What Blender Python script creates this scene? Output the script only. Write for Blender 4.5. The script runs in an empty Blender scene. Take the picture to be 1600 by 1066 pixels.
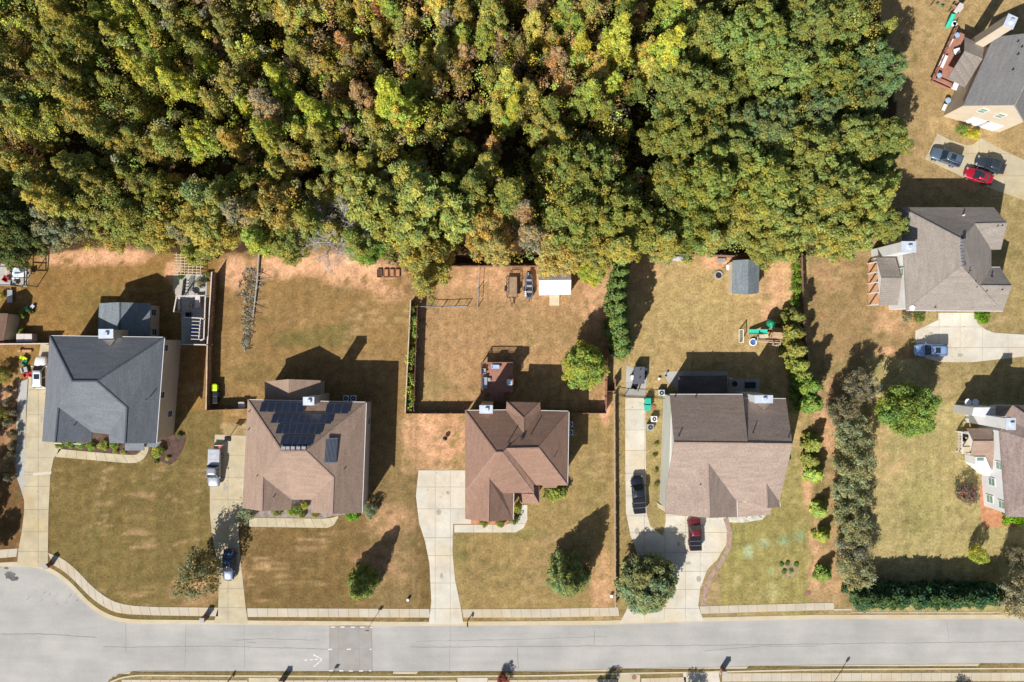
import bpy, bmesh, math, random
import numpy as np
from mathutils import Vector, Matrix
random.seed(7); np.random.seed(7)
PI = math.pi
sc = bpy.context.scene
# ------------------------------------------------------------------ camera, light, exposure
CAM_H = 105.0          # drone height in metres
FPX = 1092.0           # focal length in photo pixels (photo is 1600 x 1066)
cam_d = bpy.data.cameras.new('camera'); cam = bpy.data.objects.new('camera', cam_d)
sc.collection.objects.link(cam); sc.camera = cam
cam.location = (0, 0, CAM_H); cam.rotation_euler = (0, 0, 0)
cam_d.sensor_width = 36; cam_d.lens = 36 * FPX / 1600; cam_d.clip_end = 3000; cam_d.clip_start = 1
SUN_EL = math.radians(39.5); SUN_AZ = math.radians(33)     # shadows fall 33 deg east of image-up
world = bpy.data.worlds.new('World'); sc.world = world; world.use_nodes = True
wn = world.node_tree.nodes; wl = world.node_tree.links
sky = wn.new('ShaderNodeTexSky'); sky.sky_type = 'NISHITA'; sky.sun_disc = False
sky.sun_elevation = SUN_EL; sky.sun_rotation = SUN_AZ + PI
sky.air_density = 1.0; sky.dust_density = 1.2
wl.new(sky.outputs[0], wn['Background'].inputs[0]); wn['Background'].inputs[1].default_value = 0.065
sun_d = bpy.data.lights.new('sun', 'SUN'); sun = bpy.data.objects.new('sun', sun_d); sc.collection.objects.link(sun)
sun_d.energy = 5.0; sun_d.angle = math.radians(0.5); sun_d.color = (1.0, 0.955, 0.89)
sdir = Vector((math.sin(SUN_AZ) * math.cos(SUN_EL), math.cos(SUN_AZ) * math.cos(SUN_EL), -math.sin(SUN_EL)))
sun.rotation_euler = sdir.to_track_quat('-Z', 'Y').to_euler()
sc.view_settings.view_transform = 'Standard'; sc.view_settings.look = 'None'
sc.view_settings.exposure = 0.5; sc.view_settings.gamma = 1
sc.view_settings.use_curve_mapping = False
# ------------------------------------------------------------------ helpers
def lin(c): return c / 12.92 if c <= 0.04045 else ((c + 0.055) / 1.055) ** 2.4
def S(r, g, b, k=1.0):   # real-world base colour of a level surface seen sunlit as this sRGB value
    return tuple(min(0.85, lin(v / 255) / (k*q)) for v, q in zip((r, g, b), (1.50, 1.44, 1.36)))
def P(px, py, z=0.0):     # photo pixel at height z -> point in the place
    s = (CAM_H - z) / FPX
    return Vector(((px - 800) * s, (533 - py) * s, z))
def PP(px, py, pl, off=0.0):   # photo pixel onto the plane through three points
    a, b, c = pl; n = (b - a).cross(c - a).normalized()
    if n.z < 0: n = -n
    a = a + n * off
    d = Vector(((px - 800) / FPX, (533 - py) / FPX, -1.0)); o = Vector((0, 0, CAM_H))
    t = (a - o).dot(n) / d.dot(n)
    return o + d * t
COL = sc.collection
ORG = {}
def tag(o, label=None, cat=None, group=None, kind=None):
    if label:
        o['label'] = label
    if cat: o['category'] = cat
    if group: o['group'] = group
    if kind: o['kind'] = kind
    return o
def thing(name, label, cat, loc, group=None, rot=0):
    o = bpy.data.objects.new(name, None); COL.objects.link(o); o.location = loc; o.rotation_euler = (0, 0, rot)
    o.empty_display_size = .2
    ORG[o] = Vector(loc) if rot == 0 else Vector((0, 0, 0))
    return tag(o, label, cat, group)
def local(o): ORG[o] = Vector((0, 0, 0)); return o
def mesh_fast(name, v, f, tint=None):
    """v (n,3) array, f (m,k) array of equal polygons"""
    me = bpy.data.meshes.new(name); v = np.asarray(v, dtype=np.float32); f = np.asarray(f, dtype=np.int32)
    m, k = f.shape
    me.vertices.add(len(v)); me.vertices.foreach_set('co', v.ravel())
    me.loops.add(m * k); me.loops.foreach_set('vertex_index', f.ravel())
    me.polygons.add(m); me.polygons.foreach_set('loop_start', np.arange(0, m * k, k, dtype=np.int32))
    me.polygons.foreach_set('loop_total', np.full(m, k, dtype=np.int32))
    if tint is not None:
        a = me.color_attributes.new('tint', 'FLOAT_COLOR', 'POINT')
        c = np.ones((len(v), 4), dtype=np.float32); c[:, :3] = tint; a.data.foreach_set('color', c.ravel())
    me.update(calc_edges=True)
    return me
class MB:
    def __init__(s): s.v = []; s.f = []
    def add(s, v, f):
        n = len(s.v); s.v += [tuple(p) for p in v]; s.f += [tuple(i + n for i in q) for q in f]; return s
    def box(s, x0, x1, y0, y1, z0, z1):
        return s.add([(x0,y0,z0),(x1,y0,z0),(x1,y1,z0),(x0,y1,z0),(x0,y0,z1),(x1,y0,z1),(x1,y1,z1),(x0,y1,z1)],
                     [(0,3,2,1),(4,5,6,7),(0,1,5,4),(1,2,6,5),(2,3,7,6),(3,0,4,7)])
    def cbox(s, c, sx, sy, sz, rot=0):
        n = len(s.v); s.box(-sx/2, sx/2, -sy/2, sy/2, 0, sz)
        ca, sa = math.cos(rot), math.sin(rot)
        for i in range(n, len(s.v)):
            x, y, z = s.v[i]; s.v[i] = (c[0] + x*ca - y*sa, c[1] + x*sa + y*ca, c[2] + z)
        return s
    def bar(s, a, b, w, h=None):      # square bar between two points
        a = Vector(a); b = Vector(b); h = h or w; d = (b - a).normalized()
        up = Vector((0,0,1)) if abs(d.z) < .95 else Vector((1,0,0))
        r = d.cross(up).normalized() * w/2; u = r.cross(d).normalized() * h/2
        return s.add([a-r-u, a+r-u, a+r+u, a-r+u, b-r-u, b+r-u, b+r+u, b-r+u],
                     [(0,1,2,3),(7,6,5,4),(0,4,5,1),(1,5,6,2),(2,6,7,3),(3,7,4,0)])
    def tube(s, a, b, r0, r1=None, n=8):
        a = Vector(a); b = Vector(b); r1 = r0 if r1 is None else r1; d = (b - a).normalized()
        up = Vector((0,0,1)) if abs(d.z) < .95 else Vector((1,0,0))
        x = d.cross(up).normalized(); y = x.cross(d).normalized(); v = []
        for c, r in ((a, r0), (b, r1)):
            v += [c + (x*math.cos(2*PI*i/n) + y*math.sin(2*PI*i/n))*r for i in range(n)]
        return s.add(v, [(i, (i+1) % n, n+(i+1) % n, n+i) for i in range(n)] + [tuple(range(n))[::-1], tuple(range(n, 2*n))])
    def prism(s, pts, z0, z1):        # polygon in plan between two heights
        pts = [(p[0], p[1]) for p in pts]
        ar = sum(pts[i][0]*pts[(i+1) % len(pts)][1] - pts[(i+1) % len(pts)][0]*pts[i][1] for i in range(len(pts)))
        if ar < 0: pts = pts[::-1]
        n = len(pts)
        return s.add([(x,y,z0) for x,y in pts] + [(x,y,z1) for x,y in pts],
                     [tuple(range(n))[::-1], tuple(range(n, 2*n))] + [(i, (i+1) % n, n+(i+1) % n, n+i) for i in range(n)])
    def lathe(s, prof, n=16, c=(0,0,0)):
        v = [(c[0]+r*math.cos(2*PI*i/n), c[1]+r*math.sin(2*PI*i/n), c[2]+z) for r, z in prof for i in range(n)]
        f = [(k*n+i, k*n+(i+1) % n, (k+1)*n+(i+1) % n, (k+1)*n+i) for k in range(len(prof)-1) for i in range(n)]
        return s.add(v, f + [tuple(range(n))[::-1], tuple(range((len(prof)-1)*n, len(prof)*n))])
    def build(s, name, mat, parent=None, smooth=False, bevel=0, loc=None):
        me = bpy.data.meshes.new(name); org = ORG.get(parent, Vector((0,0,0)))
        me.from_pydata([tuple(Vector(p) - org) for p in s.v], [], s.f); me.validate(); me.materials.append(mat)
        if smooth: me.polygons.foreach_set('use_smooth', [True]*len(me.polygons))
        o = bpy.data.objects.new(name, me); COL.objects.link(o)
        if parent is not None: o.parent = parent
        ORG[o] = org
        if loc is not None: o.location = loc
        if bevel:
            m = o.modifiers.new('bevel', 'BEVEL'); m.width = bevel; m.segments = 2; m.limit_method = 'ANGLE'
        return o
def inst(me, name, parent, loc=(0,0,0), rot=0, scale=1, color=None):
    o = bpy.data.objects.new(name, me); COL.objects.link(o)
    if parent is not None: o.parent = parent
    o.location = loc; o.rotation_euler = (0,0,rot); o.scale = (scale,)*3 if not hasattr(scale, '__len__') else scale
    if color: o.color = (*color, 1)
    return o
def copy_tree(o, parent=None):
    c = o.copy(); COL.objects.link(c)
    if parent is not None: c.parent = parent
    for ch in list(o.children): copy_tree(ch, c)
    return c
# ------------------------------------------------------------------ materials
def newmat(name):
    m = bpy.data.materials.new(name); m.use_nodes = True
    return m, m.node_tree.nodes, m.node_tree.links, m.node_tree.nodes['Principled BSDF']
def mat(name, col, rough=.85, var=.18, scale=1.5, fine=12.0, bump=0.0, metal=0.0, spec=.3, col2=None, coat=0):
    """two octaves of noise over a base colour, optional relief"""
    m, N, L, B = newmat(name)
    tc = N.new('ShaderNodeNewGeometry')
    n1 = N.new('ShaderNodeTexNoise'); n1.inputs['Scale'].default_value = scale; n1.inputs['Detail'].default_value = 6
    n2 = N.new('ShaderNodeTexNoise'); n2.inputs['Scale'].default_value = fine; n2.inputs['Detail'].default_value = 3
    L.new(tc.outputs['Position'], n1.inputs['Vector']); L.new(tc.outputs['Position'], n2.inputs['Vector'])
    mx = N.new('ShaderNodeMix'); mx.data_type = 'RGBA'
    c2 = col2 or tuple(c * (1 - var * 1.6) for c in col)
    mx.inputs[6].default_value = (*c2, 1); mx.inputs[7].default_value = (*(min(.9, c * (1 + var)) for c in col), 1)
    add = N.new('ShaderNodeMath'); add.operation = 'MULTIPLY_ADD'; add.inputs[1].default_value = .35
    ofs = N.new('ShaderNodeMath'); ofs.operation = 'MULTIPLY'; ofs.inputs[1].default_value = .65
    rp = N.new('ShaderNodeMapRange'); rp.inputs[1].default_value = .33; rp.inputs[2].default_value = .67
    L.new(n1.outputs[0], ofs.inputs[0]); L.new(n2.outputs[0], add.inputs[0]); L.new(ofs.outputs[0], add.inputs[2])
    L.new(add.outputs[0], rp.inputs[0]); L.new(rp.outputs[0], mx.inputs[0]); L.new(mx.outputs[2], B.inputs['Base Color'])
    B.inputs['Roughness'].default_value = rough; B.inputs['Metallic'].default_value = metal
    B.inputs['Specular IOR Level'].default_value = spec
    if coat: B.inputs['Coat Weight'].default_value = coat; B.inputs['Coat Roughness'].default_value = .18
    if bump:
        b = N.new('ShaderNodeBump'); b.inputs['Strength'].default_value = bump; b.inputs['Distance'].default_value = .05
        L.new(n2.outputs[0], b.inputs['Height']); L.new(b.outputs[0], B.inputs['Normal'])
    return m
def shingle(name, col, amp=.16):
    m, N, L, B = newmat(name)
    g = N.new('ShaderNodeNewGeometry')
    sp = N.new('ShaderNodeSeparateXYZ'); L.new(g.outputs['Position'], sp.inputs[0])
    wob = N.new('ShaderNodeTexNoise'); wob.inputs['Scale'].default_value = .6; wob.inputs['Detail'].default_value = 3
    L.new(g.outputs['Position'], wob.inputs['Vector'])
    # courses: lines of equal height, so they run along the eave on every slope
    mz = N.new('ShaderNodeMath'); mz.operation = 'MULTIPLY'; mz.inputs[1].default_value = 1/.085; L.new(sp.outputs[2], mz.inputs[0])
    fr = N.new('ShaderNodeMath'); fr.operation = 'FRACT'; L.new(mz.outputs[0], fr.inputs[0])
    fl = N.new('ShaderNodeMath'); fl.operation = 'FLOOR'; L.new(mz.outputs[0], fl.inputs[0])
    cx = N.new('ShaderNodeCombineXYZ')
    mxx = N.new('ShaderNodeMath'); mxx.operation = 'MULTIPLY'; mxx.inputs[1].default_value = 3.2; L.new(sp.outputs[0], mxx.inputs[0])
    myy = N.new('ShaderNodeMath'); myy.operation = 'MULTIPLY'; myy.inputs[1].default_value = 3.2; L.new(sp.outputs[1], myy.inputs[0])
    L.new(mxx.outputs[0], cx.inputs[0]); L.new(myy.outputs[0], cx.inputs[1]); L.new(fl.outputs[0], cx.inputs[2])
    tab = N.new('ShaderNodeTexNoise'); tab.inputs['Scale'].default_value = 1.6; tab.inputs['Detail'].default_value = 1; L.new(cx.outputs[0], tab.inputs['Vector'])
    big = N.new('ShaderNodeTexNoise'); big.inputs['Scale'].default_value = 1; big.inputs['Detail'].default_value = 6
    bmp = N.new('ShaderNodeMapping'); bmp.inputs['Scale'].default_value = (.35, .35, 4.0); L.new(g.outputs['Position'], bmp.inputs['Vector']); L.new(bmp.outputs[0], big.inputs['Vector'])
    def rng(src, a, b, lo=.3, hi=.7):
        r = N.new('ShaderNodeMapRange'); r.inputs[1].default_value = lo; r.inputs[2].default_value = hi
        r.inputs[3].default_value = a; r.inputs[4].default_value = b; L.new(src, r.inputs[0]); return r.outputs[0]
    def mul(a, b):
        x = N.new('ShaderNodeMath'); x.operation = 'MULTIPLY'; L.new(a, x.inputs[0]); L.new(b, x.inputs[1]); return x.outputs[0]
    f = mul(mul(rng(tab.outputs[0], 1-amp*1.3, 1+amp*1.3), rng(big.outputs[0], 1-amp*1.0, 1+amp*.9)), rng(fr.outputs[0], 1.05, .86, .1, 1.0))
    mx = N.new('ShaderNodeVectorMath'); mx.operation = 'SCALE'; mx.inputs[0].default_value = col; L.new(f, mx.inputs['Scale'])
    L.new(mx.outputs[0], B.inputs['Base Color']); B.inputs['Roughness'].default_value = .92; B.inputs['Specular IOR Level'].default_value = .2
    b = N.new('ShaderNodeBump'); b.inputs['Strength'].default_value = .5; b.inputs['Distance'].default_value = .03
    ad = N.new('ShaderNodeMath'); ad.operation = 'SUBTRACT'; L.new(tab.outputs[0], ad.inputs[0]); L.new(fr.outputs[0], ad.inputs[1])
    L.new(ad.outputs[0], b.inputs['Height']); L.new(b.outputs[0], B.inputs['Normal'])
    return m
def leafmat(name, trans=.42, rough=.75):
    m, N, L, B = newmat(name)
    oi = N.new('ShaderNodeObjectInfo'); at = N.new('ShaderNodeAttribute'); at.attribute_name = 'tint'
    v = N.new('ShaderNodeVectorMath'); v.operation = 'MULTIPLY'; L.new(oi.outputs['Color'], v.inputs[0]); L.new(at.outputs['Color'], v.inputs[1])
    L.new(v.outputs[0], B.inputs['Base Color']); B.inputs['Roughness'].default_value = rough; B.inputs['Specular IOR Level'].default_value = .08
    tr = N.new('ShaderNodeBsdfTranslucent'); L.new(v.outputs[0], tr.inputs[0])
    ms = N.new('ShaderNodeMixShader'); ms.inputs[0].default_value = trans
    out = N['Material Output']; L.new(B.outputs[0], ms.inputs[1]); L.new(tr.outputs[0], ms.inputs[2]); L.new(ms.outputs[0], out.inputs[0])
    return m
def concrete(name, col, stain=.12):
    m, N, L, B = newmat(name)
    g = N.new('ShaderNodeNewGeometry'); oi = N.new('ShaderNodeObjectInfo')
    a = N.new('ShaderNodeTexNoise'); a.inputs['Scale'].default_value = .45; a.inputs['Detail'].default_value = 8; a.inputs['Roughness'].default_value = .65
    b = N.new('ShaderNodeTexNoise'); b.inputs['Scale'].default_value = 9; b.inputs['Detail'].default_value = 4
    L.new(g.outputs['Position'], a.inputs['Vector']); L.new(g.outputs['Position'], b.inputs['Vector'])
    def rng(src, lo, hi, x, y):
        r = N.new('ShaderNodeMapRange'); r.inputs[1].default_value = lo; r.inputs[2].default_value = hi
        r.inputs[3].default_value = x; r.inputs[4].default_value = y; L.new(src, r.inputs[0]); return r.outputs[0]
    def mul(p, q):
        x = N.new('ShaderNodeMath'); x.operation = 'MULTIPLY'; L.new(p, x.inputs[0]); L.new(q, x.inputs[1]); return x.outputs[0]
    f = mul(mul(rng(a.outputs[0], .3, .7, 1-stain, 1+stain*.6), rng(b.outputs[0], .3, .7, .95, 1.05)), rng(oi.outputs['Random'], 0, 1, .965, 1.03))
    w = N.new('ShaderNodeTexNoise'); w.inputs['Scale'].default_value = .2; w.inputs['Detail'].default_value = 3; L.new(g.outputs['Position'], w.inputs['Vector'])
    mx = N.new('ShaderNodeMix'); mx.data_type = 'RGBA'; mx.inputs[6].default_value = (*col, 1)
    mx.inputs[7].default_value = (col[0]*1.0, col[1]*.88, col[2]*.7, 1); L.new(rng(w.outputs[0], .45, .75, 0, .8), mx.inputs[0])
    s = N.new('ShaderNodeVectorMath'); s.operation = 'SCALE'; L.new(mx.outputs[2], s.inputs[0]); L.new(f, s.inputs['Scale'])
    L.new(s.outputs[0], B.inputs['Base Color']); B.inputs['Roughness'].default_value = .9; B.inputs['Specular IOR Level'].default_value = .2
    return m
M = {}
M['concrete_tan'] = concrete('concrete_tan', S(214,198,164), .2); M['concrete_pale'] = concrete('concrete_pale', S(232,221,200), .17)
M['sidewalk'] = concrete('sidewalk_concrete', S(218,203,178)); M['kerb'] = concrete('kerb_concrete', S(222,205,172))
M['patio'] = concrete('patio_concrete', S(200,195,185)); M['clay'] = mat('red_clay', S(215,150,105), var=.2, bump=.3)
M['mulch'] = mat('mulch', S(105,78,66), var=.35, fine=9, bump=.6); M['joint'] = mat('joint_filler', S(165,152,130))
M['brick'] = mat('brick_red', S(170,120,100), var=.25, fine=20)
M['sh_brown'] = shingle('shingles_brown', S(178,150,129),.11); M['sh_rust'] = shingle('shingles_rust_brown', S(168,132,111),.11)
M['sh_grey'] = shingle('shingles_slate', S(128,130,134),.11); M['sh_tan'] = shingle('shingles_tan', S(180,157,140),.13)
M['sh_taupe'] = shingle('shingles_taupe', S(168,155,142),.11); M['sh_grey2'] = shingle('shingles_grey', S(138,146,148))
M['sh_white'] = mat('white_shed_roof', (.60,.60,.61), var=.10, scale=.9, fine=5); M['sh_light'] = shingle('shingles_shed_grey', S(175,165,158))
def siding(name, col):
    m, N, L, B = newmat(name)
    g = N.new('ShaderNodeNewGeometry'); sp = N.new('ShaderNodeSeparateXYZ'); L.new(g.outputs['Position'], sp.inputs[0])
    a = N.new('ShaderNodeMath'); a.operation = 'MULTIPLY'; a.inputs[1].default_value = 5; L.new(sp.outputs[2], a.inputs[0])
    f = N.new('ShaderNodeMath'); f.operation = 'FRACT'; L.new(a.outputs[0], f.inputs[0])
    n = N.new('ShaderNodeTexNoise'); n.inputs['Scale'].default_value = .7; n.inputs['Detail'].default_value = 4; L.new(g.outputs['Position'], n.inputs['Vector'])
    r = N.new('ShaderNodeMapRange'); r.inputs[1].default_value = .3; r.inputs[2].default_value = .7; r.inputs[3].default_value = .92; r.inputs[4].default_value = 1.04
    L.new(n.outputs[0], r.inputs[0])
    s = N.new('ShaderNodeVectorMath'); s.operation = 'SCALE'; s.inputs[0].default_value = col; L.new(r.outputs[0], s.inputs['Scale'])
    L.new(s.outputs[0], B.inputs['Base Color']); B.inputs['Roughness'].default_value = .6
    b = N.new('ShaderNodeBump'); b.inputs['Strength'].default_value = .6; b.inputs['Distance'].default_value = .02
    L.new(f.outputs[0], b.inputs['Height']); L.new(b.outputs[0], B.inputs['Normal'])
    return m
M['wall_tan'] = siding('siding_tan', (.52,.44,.34)); M['wall_grey'] = siding('siding_pale_grey', (.48,.46,.42))
M['wall_sage'] = siding('siding_sage', (.50,.51,.46)); M['wall_white'] = siding('siding_white', (.60,.61,.62))
M['wall_cream'] = siding('siding_cream', (.50,.43,.33)); M['trim'] = mat('white_trim', (.64,.64,.64), .6, .05)
M['cap'] = mat('galvanised_cap', (.62,.68,.76), .35, .08, metal=.3); M['dark'] = mat('dark_metal', (.03,.03,.035), .5, .1)
M['black'] = mat('black_plastic', (.015,.016,.02), .4, .1); M['glass'] = mat('window_glass', (.03,.045,.05), .08, .05, spec=.8)
M['glass_green'] = mat('pale_window_glass', (.16,.26,.22), .12, .05, spec=.8)
M['carglass'] = mat('car_glass', (.02,.03,.04), .16, .05, spec=.7); M['solar'] = mat('solar_cell', (.028,.036,.065), .3, .1, spec=.6)
M['fence'] = mat('fence_wood_red', (.27,.15,.105), .85, .25, fine=6, bump=.3); M['fence_tan'] = mat('fence_wood_tan', (.52,.39,.29), .85, .2, bump=.2)
M['rail'] = mat('fence_top_rail', (.55,.50,.47), .7, .1); M['deck_red'] = mat('deck_boards_red', S(196,138,115), .8, .15, fine=8)
M['deck_orange'] = mat('deck_boards_orange', S(214,162,118), .8, .12); M['deck_cream'] = mat('deck_boards_cream', S(232,212,175), .8, .1)
M['wood'] = mat('weathered_wood', S(190,155,120), .85, .2, fine=8); M['bark'] = mat('bark', (.16,.12,.09), .95, .3, fine=8, bump=.6)
M['bark_pale'] = mat('bark_pale', (.36,.33,.29), .95, .2, fine=8); M['twig'] = mat('twigs', (.22,.16,.12), .95, .2)
M['steel'] = mat('galvanised_steel', (.45,.47,.5), .4, .1, metal=.5); M['tyre'] = mat('tyre_rubber', (.02,.02,.02), .9, .1)
M['rim'] = mat('alloy_rim', (.5,.5,.52), .3, .05, metal=.7); M['lamp_lens'] = mat('headlight_lens', (.28,.30,.33), .35, .05)
M['tail'] = mat('tail_light', (.35,.02,.02), .2, .1); M['white'] = mat('white_plastic', (.75,.76,.78), .4, .05)
M['teal'] = mat('teal_plastic', (.03,.42,.30), .45, .08); M['green'] = mat('green_plastic', (.01,.22,.12), .35, .1)
M['blue'] = mat('blue_plastic', (.05,.15,.45), .4, .1); M['red'] = mat('red_plastic', (.45,.04,.03), .4, .1)
M['lime'] = mat('lime_plastic', (.55,.75,.02), .4, .05); M['pale_blue'] = mat('pale_blue_fabric', (.30,.42,.60), .8, .08)
M['paint'] = mat('road_paint', (.62,.62,.60), .7, .1); M['net'] = mat('net_cord', (.3,.3,.28), .9, .1)
M['rock'] = mat('river_stone', (.38,.36,.34), .9, .25); M['copper'] = mat('copper_pipe', (.3,.12,.06), .5, .1)
M['leaf'] = leafmat('leaves'); M['needle'] = leafmat('needles', .18, .6)
M['panel_frame'] = mat('panel_frame', (.13,.14,.16), .5, .05)
def carpaint(name, c, metal=.25): return mat(name, c, .38, .03, metal=metal, spec=.5, coat=.5)
# ------------------------------------------------------------------ ground sheet with painted lawn colours
def vnoise(x, y, s, seed):
    r = np.random.RandomState(seed); g = r.rand(256, 256)
    u = x / s + 1000.3; v = y / s + 1000.7; i = np.floor(u).astype(int); j = np.floor(v).astype(int)
    fu = u - i; fv = v - j; fu = fu*fu*(3-2*fu); fv = fv*fv*(3-2*fv)
    G = lambda a, b: g[a % 256, b % 256]
    return (G(i,j)*(1-fu)*(1-fv) + G(i+1,j)*fu*(1-fv) + G(i,j+1)*(1-fu)*fv + G(i+1,j+1)*fu*fv)
def fbm(x, y, s, seed, o=4):
    t = 0; a = .5; w = 0
    for k in range(o): t = t + a*vnoise(x, y, s/2**k, seed+k*13); w += a; a *= .55
    return t / w
def inpoly(x, y, poly):
    c = np.zeros(x.shape, bool); n = len(poly)
    for i in range(n):
        x0, y0 = poly[i]; x1, y1 = poly[(i+1) % n]
        if y0 == y1: continue
        c ^= ((y0 > y) != (y1 > y)) & (x < (x1-x0)*(y-y0)/(y1-y0) + x0)
    return c
ROAD_TOP = [(0,885),(27,883.6),(45,884.5),(66,888),(88,898),(110,916),(122,929),(133,941),(146,952),(159,960.6),(174,967.5),(190,971.7),(215,974),(341,975),(640,977.5),(810,976.5),(950,975.5),(1085,971),(1280,966.5),(1600,966),(2300,966)]
ROAD_BOT = [(2300,1038),(1600,1038),(1280,1040),(1130,1043.5),(980,1046),(850,1049.5),(640,1051),(350,1050),(215,1049),(190,1052.5),(172,1060)]
arc = [(30+141*math.cos(math.radians(a)), 1025-141*math.sin(math.radians(a))) for a in range(-20, -263, -11)]
ROAD = [p for p in ROAD_TOP] + ROAD_BOT + arc[:-1] 
ROADW = [P(*p).xy for p in ROAD]
FOREST = [(-300,-300),(1370,-300),(1372,60),(1395,110),(1400,200),(1375,300),(1345,385),(1250,400),(1000,392),(950,410),(690,414),(640,430),(560,395),(500,385),(330,400),(130,388),(60,398),(0,412),(-300,412)]
def build_ground():
    fx = np.concatenate([[-900,-500,-250,-160,-120,-95], np.arange(-84, 84.01, .4), [95,120,160,250,500,900]])
    fy = np.concatenate([[-900,-500,-250,-120,-80,-66], np.arange(-57, 58.01, .4), [66,80,120,250,500,900]])
    X, Y = np.meshgrid(fx, fy, indexing='ij'); nx, ny = X.shape
    px = X*FPX/CAM_H + 800; py = 533 - Y*FPX/CAM_H
    wx = px + (fbm(px, py, 26, 1)-.5)*16; wy = py + (fbm(px, py, 26, 2)-.5)*16
    C = np.zeros((nx, ny, 3)); C[:] = S(176,150,100)
    def reg(poly, c, w=1.0):
        m = inpoly(px + (wx-px)*w, py + (wy-py)*w, poly); C[m] = S(*c)
    def rect(x0, x1, y0, y1, c, w=1.0): reg([(x0,y0),(x1,y0),(x1,y1),(x0,y1)], c, w)
    rect(-900,2500,1040,1500,(150,130,80)); rect(1260,1440,400,580,(168,138,88)); rect(1355,1700,560,960,(184,166,104)); rect(1440,1700,280,630,(170,148,92))
    rect(1380,1700,-300,300,(182,152,98)); rect(1240,1360,560,960,(164,142,88)); rect(1125,1265,640,960,(164,150,84))
    rect(955,1262,395,700,(192,162,102)); rect(645,955,395,660,(184,144,94)); rect(345,646,380,660,(160,126,74)); rect(-300,346,380,660,(156,120,64))
    rect(-300,80,600,900,(132,98,58)); rect(78,345,640,975,(132,112,62)); rect(342,676,800,975,(134,108,62)); rect(575,655,650,975,(150,124,76)); rect(630,735,650,738,(186,150,98))
    rect(705,965,640,975,(166,140,84)); rect(960,985,620,960,(164,140,84)); rect(1012,1050,620,830,(170,150,92))
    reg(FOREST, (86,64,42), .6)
    def blob(x, y, rx, ry, c, s=1.0, th=.5, seed=0, ns=12):
        d = ((px-x)/rx)**2 + ((py-y)/ry)**2
        a = np.clip(1.25 - d, 0, 1)
        nz = fbm(px, py, ns, 50+seed); a = a * s * np.clip((nz - (1-th)*.75) * 6, 0, 1) if th < 1 else np.clip(a, 0, 1)*s
        C[:] = C*(1-a[..., None]) + np.array(S(*c))*a[..., None]
    CL = (236,178,130)
    for i, (x, y, rx, ry, s, th) in enumerate([(180,400,70,16,.95,.75),(110,405,50,14,.8,.7),(500,412,110,20,1,.72),(440,420,60,18,.8,.6),(560,425,70,28,.9,.65),(610,445,35,30,.8,.6),(365,425,25,30,1,.7),
            (690,690,60,50,.75,.55),(660,670,40,30,.6,.55),(272,425,16,20,1,.9),(1000,430,40,25,.5,.5),(1120,410,25,12,.9,.9),(1212,470,30,60,.7,.6),(1215,400,40,30,.7,.6),(800,440,120,30,.5,.6),(930,460,26,50,.7,.65),
            (945,640,10,26,.9,.9),(1400,500,50,26,.45,.5),(1300,430,40,30,.25,.45),(1290,650,26,60,.8,.65),(1262,740,10,60,.9,.8),(1272,870,12,70,.6,.7),(1300,900,30,60,.4,.6),(1395,700,40,60,.3,.5),(1310,700,26,180,.35,.45),
            (610,815,40,30,.5,.55),(600,880,60,30,.35,.5),(940,915,20,60,.6,.7),(12,700,24,60,.5,.5),(12,620,24,20,.7,.7),(350,900,40,40,.4,.6),(300,925,40,30,.4,.6),(860,870,40,40,.35,.5),(1385,548,14,7,1,1)]):
        blob(x, y, rx, ry, CL if i != 32 else (222,172,128), s, th, i, 9 if i in (7,8) else 14)
    for i, (x, y, rx, ry, c, s) in enumerate([(500,528,60,18,(125,120,62),.6),(530,512,22,6,(100,106,50),.6),(450,530,30,16,(118,112,58),.5),(395,585,40,20,(130,112,60),.6),(820,835,45,12,(130,128,66),.5),(720,860,12,30,(130,128,66),.6),
            (1150,840,50,40,(150,145,78),.5),(1270,705,14,70,(128,125,66),.4),(150,480,60,40,(140,118,62),.6),(1440,780,40,60,(160,150,84),.5),(1425,690,40,40,(165,150,88),.3),(930,760,20,40,(145,130,70),.4),(1000,880,20,50,(150,120,72),.4),(680,610,26,40,(150,135,78),.5),
            (860,520,60,30,(165,140,84),.4),(1090,480,80,50,(182,158,96),.5),(1430,820,30,16,(150,142,76),.4),(100,640,10,8,(118,108,60),.4)]):
        blob(x, y, rx, ry, c, s, .75, 70+i, 16)
    for i, (x, y, rx, ry, c, s) in enumerate([(1169,862,9,13,(190,205,150),.7),(1193,849,11,9,(188,195,140),.7),(1205,893,7,8,(185,195,130),.6),(1225,845,12,8,(150,190,140),.5),(1250,838,9,10,(140,180,130),.5),(1207,925,14,16,(190,180,115),.6),(1153,907,7,8,(200,180,120),.6)]):
        blob(x, y, rx, ry, c, s, 1)
    # mowing and scalp streaks
    st = vnoise(px*.28, py*2.2, 9, 91)*vnoise(px, py, 30, 92)
    m = inpoly(px, py, [(200,730),(335,730),(335,940),(180,940)]) | inpoly(px, py, [(385,860),(520,830),(660,830),(660,945),(385,945)])
    a = np.clip((st-.42)*4, 0, 1)*m*.55
    C[:] = C*(1-a[..., None]) + np.array(S(200,162,112))*a[..., None]
    for x0, x1, per, am in ((1360,1600,9.,.05),(645,960,8.,.045),(60,320,8,.04),(1120,1260,9,.05),(345,640,9,.035)):
        m = (px > x0) & (px < x1) & (py > 395) & (py < 950); w = 1 + am*np.sin(px/per*2*PI/2 + 2*fbm(px, py, 60, 97))*m; C *= w[..., None]
    for x in (641, 650): C *= (1 - .18*np.exp(-((px-x-(fbm(px,py,40,33)-.5)*5)/1.8)**2)*((py > 640) & (py < 950)))[..., None]
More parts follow.
